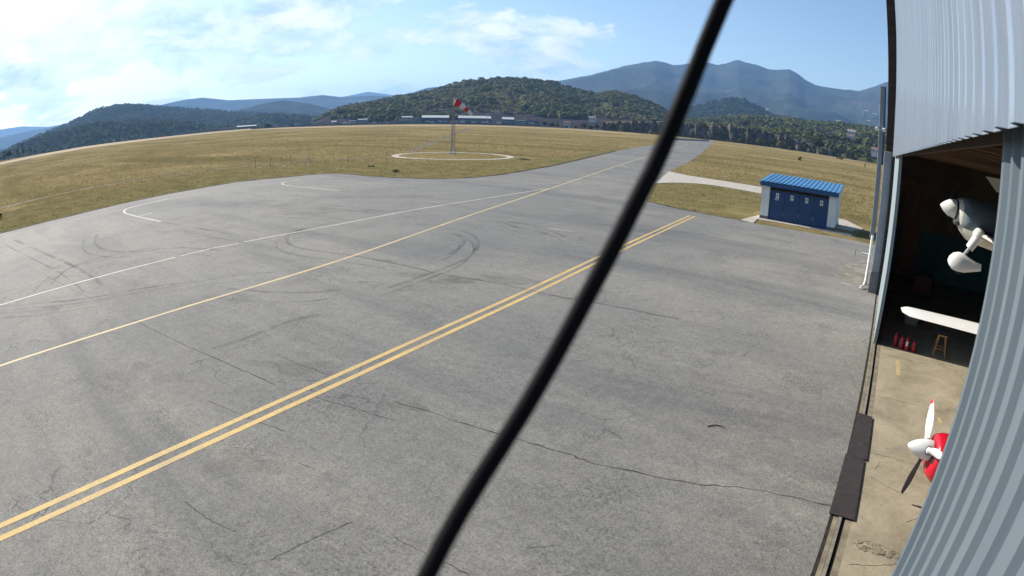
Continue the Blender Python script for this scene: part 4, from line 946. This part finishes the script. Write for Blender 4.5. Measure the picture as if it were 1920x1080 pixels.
b = MB(); b.ribbon([gp(1683, 677), gp(1684, 705)], .16, FZ + .004); b.ribbon([gp(1760, 785), gp(1763, 795)], .12, FZ + .004); struct(b.build('floor_line', 'faded_yellow'))
# downpipe and floodlight mast beyond the pillar
b = MB(); b.tube([(-.52, 29.9, .12), (-.36, 30.3, .14), (-.30, 30.5, .35), (-.27, 30.6, 2.6)], .065, 10); b.build('downpipe', 'white_paint', root, True)
lm = thing('floodlight_mast', 'grey steel mast with two small lamps rising beside the hangar pillar', 'mast', (-.3, 31.2, 0))
b = MB(); b.box((-.42, 31.2, 2.35), (-.17, 31.45, 10.0)); b.box((-.36, 31.25, -.05), (-.22, 31.4, 2.349)); b.build('pole', 'grey_metal', lm, bevel=.02)
b = MB(); b.box((-.165, 31.25, 6.3), (-.09, 31.35, 10.0)); b.build('cable_duct', 'blue_fascia', lm)
for xx in (-.50, -.10):
    b = MB(); b.lathe((xx, 31.1, 7.85), (-.3, -1, -.6), [(0, .05), (.04, .09), (.12, .11), (.14, .10)], 10); l_ = b.build('lamp', 'white_paint', lm, True)
    b = MB(); b.tube([(xx, 31.1, 7.86), (-.3, 31.2, 7.95)], .02, 6); b.build('bracket', 'grey_metal', l_)
# bent bollard bits on the old concrete beside the pillar
m = MB(); m.sheet([gp(1563, 520), gp(1585, 497), gp(1640, 480), gp(1640, 548), gp(1610, 541), gp(1575, 532)], .0188); struct(m.build('concrete_patch', 'pale_patch'))
b = MB(); p = gp(1603, 478); b.tube([p, p + Vector((0, 0, .35)), p + Vector((.1, 0, .4))], .03, 6); tag(b.build('pipe_stub', 'mast_metal'), 'short dark pipe stub sticking out of the apron near the pillar', 'pipe')
b = MB(); p = gp(1616, 476); q = gp(1634, 480); b.tube([p + Vector((0, 0, .06)), q + Vector((0, 0, .06))], .05, 8); tag(b.build('loose_pipe', 'white_paint'), 'short white pipe lying on the apron by the grey mast', 'pipe')
for k in range(2):
    q = [[(1608, 777), (1635, 786), (1624, 867), (1587, 858)], [(1584, 855), (1619, 867), (1600, 980), (1553, 966)]][k]
    P4 = [gp(*p) for p in q]; b = MB(); b.prism(P4, .046, .062 if k else .060)
    tag(b.build('rubber_mat', 'rubber', bevel=.006), ['dark brown rubber mat bridging the door rail, farther of two', 'dark brown rubber mat bridging the door rail, nearer longer one'][k], 'mat', 'rubber mats over the door rail')
b = MB(); b.tube([gp(1327, 799, .03), gp(1340, 796.5, .035), gp(1352, 798.5, .03), gp(1358, 802, .03)], .012, 6); tag(b.build('rubber_strap', 'rubber'), 'short curved black strap lying alone on the grey apron', 'strap')

# ------------------------------------------------------------------ cable hanging before the camera
cab = [(1385, -60), (1357, 0), (1318, 90), (1288, 180), (1257, 240), (1238, 288), (1220, 330), (1205, 352), (1186, 392), (1164, 438), (1136, 490), (1098, 560), (1062, 630), (1022, 700), (988.5, 760), (944.6, 830), (905, 890), (862, 960), (829, 1020), (801, 1080), (770, 1140)]
def smooth3(P, it=2):
    for _ in range(it): P = [P[0]] + [(P[i - 1] + P[i] * 2 + P[i + 1]) / 4 for i in range(1, len(P) - 1)] + [P[-1]]
    return P
pts = [Vector((0, 0, H)) + ray(*p) * (.46 - .10 * i / (len(cab) - 1)) for i, p in enumerate(cab)]
q = smooth3(pts, 1)
b = MB(); b.tube(q, [.0068 - .0011 * i / (len(q) - 1) for i in range(len(q))], 14); tag(b.build('hanging_cable', 'cable_black', None, True), 'thick black cable sagging diagonally right before the view', 'cable')

# ------------------------------------------------------------------ aircraft
def superring(c, u, w, a, b_, n=24, p=2.4, flat=0.):
    out = []
    for k in range(n):
        t = 2 * PI * k / n; ct, s_ = math.cos(t), math.sin(t)
        out.append(c + u * (math.copysign(abs(ct) ** (2 / p), ct) * a) + w * (math.copysign(abs(s_) ** (2 / p), s_) * b_))
    return out
def blade(b, hub, axis, direc, L, root_w=.09, max_w=.16, tip_w=.05, pitch=28, t0=.12):
    """propeller blade with twist; returns ring list"""
    a = Vector(axis).normalized(); d = Vector(direc).normalized(); cdir = a.cross(d).normalized(); rings = []
    for i in range(11):
        s_ = i / 10; r_ = t0 + (L - t0) * s_
        w = root_w + (max_w - root_w) * math.sin(min(s_ * 1.6, 1) * PI / 2) if s_ < .55 else max_w + (tip_w - max_w) * ((s_ - .55) / .45) ** 1.4
        th = .05 * (1 - s_) + .008; ang = R(pitch + 34 * (1 - s_)); cc = cdir * math.cos(ang) + a * math.sin(ang); nn_ = a * math.cos(ang) - cdir * math.sin(ang)
        rings.append([hub + d * r_ + cc * (math.cos(t) * w / 2) + nn_ * (math.sin(t) * th / 2) for t in [2 * PI * k / 12 for k in range(12)]])
    return rings
def airfoil_wing(b, root_p, tip_p, chord_dir, c0, c1, t=.12, n=12, round_tip=True):
    up = Vector((0, 0, 1)); span = tip_p - root_p; rings = []
    prof = [(1, 0), (.75, .35), (.5, .72), (.3, .96), (.15, .9), (.05, .6), (0, 0), (.05, -.35), (.2, -.45), (.5, -.35), (.75, -.18)]
    for i in range(n + 1):
        s_ = i / n; k = 1.
        if round_tip and s_ > .93: k = math.sqrt(max(1 - ((s_ - .93) / .07) ** 2, .02))
        c = (c0 + (c1 - c0) * s_); p = root_p + span * s_
        rings.append([p + chord_dir * (c * (.35 + (x - .35) * (.45 + .55 * k))) + up * (y * t * c * .5 * k) for x, y in prof])
    b.rings(rings)
# 1. red nosed aircraft behind the near leaf
hub = gp(1736, 843, 1.32)
ax = Vector((-.965, -.16, .13)).normalized()         # nose direction
up = (Vector((0, 0, 1)) - ax * ax.z).normalized(); sd = ax.cross(up).normalized()
if sd.y > 0: sd = -sd                                  # sd points to the camera side (-Y)
A1 = thing('red_nosed_airplane', 'white light aircraft with red engine cowling and three bladed propeller', 'airplane', (hub.x + 1.5, hub.y, 0))
b = MB(); b.lathe(hub - ax * .10, ax, [(0, .205), (.06, .21), (.16, .20), (.28, .175), (.39, .13), (.48, .08), (.53, .035), (.55, .004)], 26); b.build('spinner', 'white_paint', A1, True)
b = MB(); b.lathe(hub - ax * .135, ax, [(0, .20), (.032, .207)], 26); b.build('spinner_backplate', 'metal', A1, True)
th0 = R(8)
for k, (deg, m_) in enumerate(((22, 'white_paint'), (142, 'white_paint'), (262, 'prop_dark'))):
    d = sd * math.cos(R(deg)) + up * math.sin(R(deg)); rg = blade(MB(), hub, ax, d, 1.12, .10, .205, .075, -30 if k == 2 else 16, .13)
    b = MB(); b.rings(rg[:-1]); o = b.build('propeller_blade', m_, A1, True)
    b = MB(); b.rings(rg[-2:]); b.build('blade_tip', 'red_paint' if k < 2 else 'prop_dark', o, True)
    b = MB(); b.lathe(hub + d * .10, d, [(0, .075), (.11, .072), (.14, .05)], 14); b.build('blade_root', 'white_paint' if k < 2 else 'prop_dark', o, True)
    b = MB(); b.lathe(hub + d * .183, d, [(0, .088), (.02, .088)], 14); b.build('blade_seal', 'black', o, True)
b = MB(); rings = []
for t, w_, h_, dz in ((-.14, .30, .26, -.02), (-.15, .40, .33, -.05), (-.20, .47, .39, -.07), (-.34, .53, .45, -.09), (-.60, .55, .49, -.10), (-1.1, .56, .53, -.09)):
    rings.append(superring(hub + ax * t + up * dz, sd, up, w_, h_, 28, 2.5))
b.rings(rings, True, False); cw_ = b.build('cowling', 'red_paint', A1, True)
for s_ in (-1, 1):
    b = MB(); b.rings([superring(hub + ax * -.135 + up * -.04 + sd * (s_ * .29), sd, up, .07, .075, 16, 2.6), superring(hub + ax * -.150 + up * -.04 + sd * (s_ * .29), sd, up, .07, .075, 16, 2.6)]); b.build('air_intake', 'black', cw_)
b = MB(); b.rings([superring(hub + ax * -.20 + up * -.34, sd, up, .14, .07, 16, 2.6), superring(hub + ax * -.30 + up * -.34, sd, up, .14, .07, 16, 2.6)]); b.build('air_intake', 'black', cw_)
b = MB(); rings = []
for t, w_, h_, dz in ((-1.1, .56, .53, -.09), (-1.6, .58, .62, -.02), (-2.4, .58, .68, .02), (-3.4, .5, .58, .02), (-4.6, .32, .38, .02), (-5.8, .14, .22, .04), (-6.3, .05, .14, .06)):
    rings.append(superring(hub + ax * t + up * dz - Vector((0, 0, 0)), sd, up, w_, h_, 28, 2.4))
b.rings(rings); fs = b.build('fuselage', 'cream_paint', A1, True)
b = MB(); rings = [superring(hub + ax * t + up * dz, sd, up, w_, h_, 20, 2.) for t, w_, h_, dz in ((-1.75, .2, .1, .55), (-2.1, .42, .35, .6), (-2.8, .45, .45, .62), (-3.4, .3, .3, .58), (-3.8, .1, .1, .5))]
b.rings(rings); b.build('canopy', 'glass_dark', A1, True)
for s_ in (1, -1):
    b = MB(); rp = hub + ax * -2.1 + up * -.42 + sd * (s_ * .45); airfoil_wing(b, rp, rp + sd * (s_ * 3.4) + Vector((0, 0, .2)), -ax, 1.4, 1.1); b.build('wing', 'white_paint', A1, True)
    b = MB(); rp = hub + ax * -5.6 + up * .1 + sd * (s_ * .1); airfoil_wing(b, rp, rp + sd * (s_ * 1.3), -ax, .7, .5); b.build('tailplane', 'white_paint', A1, True)
    b = MB(); p = hub + ax * -1.7 + up * -.5 + sd * (s_ * .4); g_ = Vector((p.x, p.y, .22)) + sd * (s_ * .55); b.tube([p, g_], .035, 8); lg = b.build('gear_leg', 'white_paint', A1)
    b = MB(); b.lathe(g_ - sd * .07, sd, [(0, .15), (.02, .195), (.07, .2), (.12, .195), (.14, .15)], 20); b.build('wheel', 'tyre', lg, True)
b = MB(); p = hub + ax * -5.4 + up * .2; b.add([p, p - ax * .9, p - ax * 1.1 + Vector((0, 0, 1.1)), p - ax * .6 + Vector((0, 0, 1.1))] + [v + sd * .05 for v in (p, p - ax * .9, p - ax * 1.1 + Vector((0, 0, 1.1)), p - ax * .6 + Vector((0, 0, 1.1)))], [(0, 1, 2, 3), (7, 6, 5, 4), (0, 4, 5, 1), (1, 5, 6, 2), (2, 6, 7, 3), (3, 7, 4, 0)]); b.build('fin', 'red_paint', A1)
b = MB(); p = hub + ax * -6.1; b.tube([p, (p.x, p.y, .1)], .02, 6); b.lathe((p.x, p.y - .03, .1), (0, 1, 0), [(0, .07), (.06, .07)], 12); b.build('tail_wheel', 'tyre', A1)

# 2. aircraft slung under the roof, nose out over the door
def at(x, y, D): 
    r_ = ray(x, y); return Vector((0, 0, H)) + r_ * (D / math.hypot(r_.x, r_.y))
D2 = 13.2
tip = at(1762, 383, D2); hub2 = at(1790, 392, D2 + .05)
nose = (tip - hub2); nose.y = -.06; nose.normalize()
up2 = (Vector((0, 0, 1)) - nose * nose.z).normalized(); sd2 = nose.cross(up2).normalized()
if sd2.y > 0: sd2 = -sd2
A2 = thing('slung_airplane', 'white light aircraft with grey engine cover slung high under the hangar roof', 'airplane', (hub2.x + 1.2, hub2.y, hub2.z - 1.2))
sl = (tip - hub2).length
b = MB(); b.lathe(hub2, nose, [(0, .20), (sl * .2, .195), (sl * .45, .165), (sl * .7, .11), (sl * .88, .055), (sl, .004)], 24); b.build('spinner', 'white_paint', A2, True)
b = MB(); b.lathe(hub2 - nose * .045, nose, [(0, .205), (.04, .205)], 24); b.build('spinner_backplate', 'black', A2, True)
for deg in (100, 280):
    d = sd2 * math.cos(R(deg)) + up2 * math.sin(R(deg)); b = MB(); b.rings(blade(b, hub2 + nose * .06, nose, d, .47, .10, .17, .09, 40, .12)); b.build('propeller_blade', 'prop_dark', A2, True)
def st(t, w_, h0, h1, n=24, p=2.5):
    """fuselage station t behind the hub, from h0 (bottom) to h1 (top)"""
    return superring(hub2 - nose * t + up2 * ((h0 + h1) / 2), sd2, up2, w_, (h1 - h0) / 2, n, p)
b = MB(); b.rings([st(.05, .2, -.2, .19), st(.10, .27, -.27, .23), st(.25, .36, -.42, .26), st(.42, .43, -.54, .28), st(.7, .47, -.58, .31), st(1.2, .5, -.60, .36), st(2., .54, -.62, .62), st(3., .52, -.6, .66), st(4.5, .3, -.25, .4), st(6., .08, .05, .3)]); f2 = b.build('fuselage', 'cream_paint', A2, True)
b = MB(); b.rings([superring(hub2 - nose * .085 + up2 * -.24 , sd2, up2, .20, .07, 16, 3), superring(hub2 - nose * .12 + up2 * -.24, sd2, up2, .20, .07, 16, 3)]); b.build('air_intake', 'black', f2)
b = MB()
rings = []
for t, w_, h1 in ((.12, .37, .26), (.3, .48, .29), (.7, .545, .335), (1.2, .575, .39), (1.7, .60, .55), (2.2, .605, .66)):
    rr_ = []
    for k in range(21):
        a = R(-28) + R(236) * k / 20; ct, s_ = math.cos(a), math.sin(a); h0 = -.34
        fold = 1 + .012 * math.sin(k * 2.3 + t * 5)
        rr_.append(hub2 - nose * t + sd2 * (math.copysign(abs(ct) ** .8, ct) * w_ * fold) + up2 * (.0 + (h1 if s_ > 0 else .55) * math.copysign(abs(s_) ** .8, s_) * fold))
    rings.append(rr_)
n = 21; o0 = len(b.v)
for r_ in rings: b.v += r_
b.f += [(k * n + i, k * n + i + 1, (k + 1) * n + i + 1, (k + 1) * n + i) for k in range(len(rings) - 1) for i in range(n - 1)]
o = b.build('engine_cover', 'cover_cloth', A2, True); so = o.modifiers.new('thick', 'SOLIDIFY'); so.thickness = .02; so.offset = 1
kn = at(1836, 441, D2 - .35); an = at(1812, 472, D2 - .35)
b = MB(); b.ball(kn, (.16, .12, .15), 8); b.tube([kn, kn.lerp(an, .78)], [.115, .10], 10); g2 = b.build('nose_gear_leg', 'white_paint', A2, True)
b = MB(); b.tube([kn.lerp(an, .75), an + (an - kn) * .15], .035, 8); b.build('fork', 'metal', g2)
# wheel fairing: teardrop
fa = at(1777, 487, D2 - .35); fb = at(1840, 497, D2 - .3); fd = (fb - fa); fl_ = fd.length; fd.normalize(); fu = (Vector((0, 0, 1)) - fd * fd.z).normalized(); fs_ = fd.cross(fu).normalized()
b = MB(); b.rings([superring(fa + fd * (fl_ * t) + fu * dz, fs_, fu, w_, h_, 20, 2.2) for t, w_, h_, dz in ((0, .01, .02, 0), (.04, .06, .09, .0), (.14, .11, .165, -.005), (.3, .135, .205, -.01), (.45, .13, .195, -.02), (.62, .10, .15, -.04), (.8, .07, .105, -.055), (1., .035, .07, -.06))]); b.build('wheel_fairing', 'white_paint', g2, True)
b = MB(); c = fa + fd * fl_ * .36 - fu * .12; b.lathe(c - fs_ * .06, fs_, [(0, .1), (.02, .135), (.1, .135), (.12, .1)], 16); b.build('wheel', 'tyre', g2, True)
b = MB(); rp = at(1838, 442, D2 - .4); tp_ = at(1905, 482, D2 - 1.6); airfoil_wing(b, rp, rp + (tp_ - rp) * 1.6, Vector((.35, .95, 0)).normalized(), .9, .8, .14); b.build('wing', 'cream_paint', A2, True)
for t in (1.6, 3.6):
    b = MB(); p = hub2 - nose * t + up2 * .5; b.tube([p, Vector((p.x, p.y, 6.93))], .02, 6); b.build('sling_strap', 'black', A2)
# flying surface stored on the purlins
b = MB(); b.prism([Vector((0, 0, 0))] * 0 or [at(1848, 333, 13.), at(1890, 352, 13.), at(1885, 375, 13.), at(1869, 366, 13.)], 6.42, 6.47)
P4 = [at(1848, 331, 12.5), at(1888, 338, 12.5), at(1884, 357, 12.5), at(1869, 361, 12.5)]; b = MB(); b.rings([P4, [p + Vector((.05, .25, .02)) for p in P4]]); sf = tag(b.build('stored_tail_surface', 'cream_paint'), 'cream aircraft tail surface tied up under the roof purlins', 'aircraft part')

# 3. high wing aircraft, only one wing reaches into view
A3 = thing('high_wing_airplane', 'white high wing aircraft parked deep in the hangar, one wing in view', 'airplane', (6.4, 18.6, 0))
b = MB(); z3 = 2.18
tipp = Vector((1.12, 18.62, z3)); airfoil_wing(b, Vector((6.0, 18.1, z3 + .06)), tipp, Vector((0.08, -1, 0)).normalized(), 1.42, 1.05, .15, 24); b.build('wing', 'white_paint', A3, True)
b = MB(); airfoil_wing(b, Vector((6.9, 18.1, z3 + .06)), Vector((11.6, 18.6, z3)), Vector((0, -1, 0)), 1.42, 1.05, .15, 24); b.build('wing', 'white_paint', A3, True)
b = MB(); X, Y_ = Vector((1, 0, 0)), Vector((0, 0, 1))
b.rings([superring(Vector((6.45, y, z)), X, Y_, w_, h_, 24, 2.6) for y, z, w_, h_ in ((20.6, 1.3, .2, .2), (20.3, 1.3, .42, .38), (19.2, 1.35, .52, .5), (18.3, 1.5, .56, .66), (17.2, 1.55, .55, .64), (16, 1.5, .42, .45), (13.6, 1.5, .16, .2), (12.8, 1.5, .06, .12))]); b.build('fuselage', 'white_paint', A3, True)
b = MB(); b.lathe((6.45, 20.6, 1.3), (0, 1, 0), [(0, .18), (.15, .14), (.3, .01)], 18); b.build('spinner', 'white_paint', A3, True)
b = MB(); b.rings([superring(Vector((6.45, y, 1.78)), X, Y_, w_, h_, 20, 2.4) for y, w_, h_ in ((19.1, .3, .05), (18.6, .58, .33), (17.4, .57, .33), (17.0, .4, .1))]); b.build('cabin_glass', 'glass_dark', A3, True)
for xx in (5.3, 7.6):
    b = MB(); b.tube([(6.45 + (xx - 6.45) * .3, 17.8, 1.0), (xx, 17.8, .22)], .04, 8); g_ = b.build('gear_leg', 'white_paint', A3); b = MB(); b.lathe((xx - .07, 17.8, .22), (1, 0, 0), [(0, .15), (.02, .2), (.12, .2), (.14, .15)], 18); b.build('wheel', 'tyre', g_, True)
b = MB(); b.box((6.42, 12.6, 1.5), (6.48, 13.5, 2.7)); b.build('fin', 'white_paint', A3, bevel=.02); b = MB(); airfoil_wing(b, Vector((6.45, 13.5, 1.6)), Vector((5., 13.4, 1.6)), Vector((0, -1, 0)), .8, .6); airfoil_wing(b, Vector((6.45, 13.5, 1.6)), Vector((7.9, 13.4, 1.6)), Vector((0, -1, 0)), .8, .6); b.build('tailplane', 'white_paint', A3, True)

# ------------------------------------------------------------------ things on the hangar floor
def extinguisher(p, hh, label, white):
    r_ = .085; o = thing('fire_extinguisher', label, 'fire extinguisher', p, 'fire extinguishers behind the far door leaf')
    b = MB(); b.lathe(p, (0, 0, 1), [(0, r_ * .9), (.02, r_), (hh * .68, r_), (hh * .76, r_ * .8), (hh * .80, r_ * .35), (hh * .83, r_ * .35)], 20); c = b.build('cylinder', 'ext_red', o, True)
    b = MB(); b.lathe(p + Vector((0, 0, hh * .83)), (0, 0, 1), [(0, .03), (.04, .035), (.06, .02)], 12); b.box(p + Vector((-.02, -.11, hh * .92)), p + Vector((.02, .04, hh * .95))); b.box(p + Vector((-.018, -.12, hh * .98)), p + Vector((.018, .03, hh))); b.build('valve', 'black', o)
    b = MB(); b.tube([p + Vector((.03, 0, hh * .88)), p + Vector((r_ + .05, .0, hh * .75)), p + Vector((r_ + .03, -.02, hh * .4)), p + Vector((r_ + .015, -.02, hh * .2))], .014, 8); b.build('hose', 'black', o, True)
    rings = []
    b = MB()
    a0, a1 = white
    for z in (hh * .3, hh * .58): rings.append([p + Vector((math.cos(R(a)) * (r_ + .003), math.sin(R(a)) * (r_ + .003), z)) for a in np.linspace(a0, a1, 6)])
    b.v += rings[0] + rings[1]; b.f += [(i, i + 1, 7 + i, 6 + i) for i in range(5)]; b.build('sticker', 'paper', o)
for (x, y), hh, lb, wh in [((1677, 649), .60, 'red fire extinguisher nearest the door leaf, leftmost of four', (-210, -180)), ((1688, 654), .58, 'red fire extinguisher second from the door leaf', (-190, -160)), ((1698, 657), .60, 'red fire extinguisher with a big white sticker facing out', (-125, -65)), ((1711, 660), .50, 'shorter red fire extinguisher nearest the wooden stool', (-200, -165))]:
    p = gp(x, y, FZ); extinguisher(p, hh, lb, wh)
p = gp(1757, 668, FZ) + Vector((.05, .15, 0)); o = thing('wooden_stool', 'tall yellow wooden bar stool in the shade of the hangar', 'stool', p); hs = .78
b = MB(); b.box(p + Vector((-.20, -.18, hs - .05)), p + Vector((.20, .18, hs))); b.build('seat', 'stool_wood', o, bevel=.012)
for sx in (-1, 1):
    for sy in (-1, 1):
        b = MB(); b.tube([p + Vector((sx * .26, sy * .23, 0)), p + Vector((sx * .14, sy * .13, hs - .05))], [.02, .024], 8); b.build('leg', 'stool_wood', o)
b = MB(); z_ = .28
for a_, c_ in (((-1, -1), (1, -1)), ((1, -1), (1, 1)), ((1, 1), (-1, 1)), ((-1, 1), (-1, -1))): b.tube([p + Vector((a_[0] * .215, a_[1] * .19, z_)), p + Vector((c_[0] * .215, c_[1] * .19, z_))], .014, 6)
b.build('stretcher', 'stool_wood', o)
b = MB(); b.rings([superring(p + Vector((.03, .02, hs + z)), Vector((1, 0, 0)), Vector((0, 1, 0)), w_, h_, 16, 2.6) for z, w_, h_ in ((.003, .17, .14), (.05, .19, .15), (.12, .13, .11), (.16, .05, .05))]); tag(b.build('tool_bag', 'black', None, True), 'dark rumpled bag lying on the wooden stool', 'bag')
p = Vector((2.15, 25.4, FZ)); o = thing('storage_tub', 'grey plastic storage tub on the dark hangar floor behind the wing', 'tub', p)
b = MB(); b.rings([superring(p + Vector((0, 0, z)), Vector((1, 0, 0)), Vector((0, 1, 0)), w_, w_ * .7, 20, 5) for z, w_ in ((0, .30), (.02, .32), (.40, .37), (.42, .40), (.44, .40))]); b.build('body', 'bin_plastic', o, True)
b = MB(); b.rings([superring(p + Vector((0, 0, z)), Vector((1, 0, 0)), Vector((0, 1, 0)), w_, w_ * .7, 20, 5) for z, w_ in ((.442, .41), (.47, .41), (.485, .36))]); b.build('lid', 'bin_plastic', o, True)
p = Vector((2.9, 31.5, FZ)); o = thing('tool_cabinet', 'dark red tool cabinet standing before the teal end wall', 'cabinet', p)
b = MB(); b.box(p + Vector((-.5, -.3, .12)), p + Vector((.5, .3, 1.0))); b.build('body', 'dull_red', o, bevel=.01)
for k in range(4):
    b = MB(); b.box(p + Vector((-.46, -.325, .16 + k * .2)), p + Vector((.46, -.301, .33 + k * .2))); d_ = b.build('drawer', 'dull_red', o); b = MB(); b.box(p + Vector((-.3, -.345, .29 + k * .2)), p + Vector((.3, -.326, .31 + k * .2))); b.build('handle', 'black', d_)

# ------------------------------------------------------------------ air
zs = []
for o in bpy.data.objects:
    if o.type == 'MESH' and o.get('kind') == 'structure':
        a_ = np.empty(len(o.data.vertices) * 3, np.float32); o.data.vertices.foreach_get('co', a_); zs += [float(a_[2::3].min()), float(a_[2::3].max())]
b = MB(); b.box((-12500, -12500, min(zs) - 1), (12500, 12500, max(zs) + 6)); hz = b.build('haze', 'black'); hz['kind'] = 'stuff'; hz['label'] = 'thin blue air haze over the valley'; hz['category'] = 'haze'
hm = bpy.data.materials.new('haze'); hm.use_nodes = True; nt = hm.node_tree; nt.nodes.clear()
ov = nt.nodes.new('ShaderNodeOutputMaterial'); pv = nt.nodes.new('ShaderNodeVolumePrincipled')
pv.inputs['Color'].default_value = (.30, .56, 1., 1); pv.inputs['Density'].default_value = HAZE = 9.5e-5; pv.inputs['Anisotropy'].default_value = .2
nt.links.new(pv.outputs[0], ov.inputs['Volume']); hz.data.materials.clear(); hz.data.materials.append(hm); hz.display_type = 'WIRE'

# ------------------------------------------------------------------ sky and sun
EL = R(30.5); SUN = Vector((-math.cos(EL) * .9958, math.cos(EL) * .091, math.sin(EL)))
w = bpy.data.worlds.new('World'); sc.world = w; w.use_nodes = True; nt = w.node_tree; t = NT(nt)
bg = nt.nodes['Background']; bg.inputs['Strength'].default_value = .080
sky = nt.nodes.new('ShaderNodeTexSky'); sky.sky_type = 'NISHITA'; sky.sun_disc = False; sky.sun_elevation = EL; sky.sun_rotation = math.atan2(SUN.x, SUN.y)
sky.air_density = 1.0; sky.dust_density = .5; sky.ozone_density = 1.6; sky.altitude = 300
tc = nt.nodes.new('ShaderNodeTexCoord'); sp = nt.nodes.new('ShaderNodeSeparateXYZ'); t.l.new(tc.outputs['Generated'], sp.inputs[0])
zz = t.math('ADD', t.math('MAXIMUM', sp.outputs[2], 0.), .30)
cv = nt.nodes.new('ShaderNodeCombineXYZ'); t.l.new(t.math('DIVIDE', sp.outputs[0], zz), cv.inputs[0]); t.l.new(t.math('DIVIDE', sp.outputs[1], zz), cv.inputs[1]); cv.inputs[2].default_value = 2.3
n1 = t.noise(cv.outputs[0], 1.5, 9, .58, .25); n2 = t.noise(cv.outputs[0], 6.0, 8, .62, .2)
# more cloud towards the sun side, clear towards the mountain
dirf = nt.nodes.new('ShaderNodeVectorMath'); dirf.operation = 'DOT_PRODUCT'; t.l.new(tc.outputs['Generated'], dirf.inputs[0]); dirf.inputs[1].default_value = (-.86, .50, 0)
cover = t.ramp(dirf.outputs['Value'], [(.60, .05), (.74, .34), (.82, .545), (1., .575)])
k1 = t.math('SUBTRACT', t.math('ADD', t.math('ADD', n1, t.math('MULTIPLY', n2, .28)), cover), .5)
cm = t.ramp(k1, [(.69, 0.), (.725, .5), (.77, .8), (.86, 1.)])
cl_col = t.ramp(n2, [(.36, (.48, .62, .82)), (.50, (.80, .87, .96)), (.60, (1., 1., 1.))])
cb = t.mix(1., cl_col, (7.6, 7.8, 8.0), 'MULTIPLY')
hs = nt.nodes.new('ShaderNodeHueSaturation'); hs.inputs['Saturation'].default_value = 1.02; t.l.new(sky.outputs[0], hs.inputs['Color'])
fin = t.mix(cm, hs.outputs[0], cb)
t.l.new(fin, bg.inputs['Color'])
L = bpy.data.lights.new('sun', 'SUN'); L.energy = 4.6; L.angle = R(.53); L.color = (1., .93, .82); lo = bpy.data.objects.new('sun', L); col.objects.link(lo)
lo.rotation_euler = SUN.to_track_quat('Z', 'Y').to_euler(); lo.location = (-30, 0, 60)

# ------------------------------------------------------------------ camera: a wide surveillance lens with barrel distortion
cd = bpy.data.cameras.new('camera'); cam = bpy.data.objects.new('camera', cd); col.objects.link(cam); sc.camera = cam
cd.type = 'PANO'; cd.panorama_type = 'FISHEYE_LENS_POLYNOMIAL'; cd.sensor_fit = 'HORIZONTAL'; cd.sensor_width = 36.; cd.sensor_height = 20.25; cd.fisheye_fov = R(170)
cd.fisheye_polynomial_k0 = 0.; cd.fisheye_polynomial_k1 = -4.57140462e-02; cd.fisheye_polynomial_k2 = -1.14868642e-05; cd.fisheye_polynomial_k3 = -7.36236303e-06; cd.fisheye_polynomial_k4 = -7.16152135e-08
cd.clip_start = .02; cd.clip_end = 40000
cam.matrix_world = Matrix.Translation((0, 0, H)) @ Matrix.Rotation(YAW, 4, 'Z') @ Matrix.Rotation(PI / 2 - PITCH, 4, 'X') @ Matrix.Rotation(ROLL, 4, 'Z')
cd.lens = 21.86; cd.dof.use_dof = True; cd.dof.focus_distance = 60.; cd.dof.aperture_fstop = 5.

sc.view_settings.view_transform = 'Standard'; sc.view_settings.look = 'None'; sc.view_settings.exposure = 1.0; sc.view_settings.gamma = 1.
sc.cycles.max_bounces = 8; sc.cycles.diffuse_bounces = 6; sc.cycles.volume_bounces = 0; sc.cycles.use_denoising = True
sc.cycles.sample_clamp_indirect = 6.; sc.cycles.transparent_max_bounces = 6
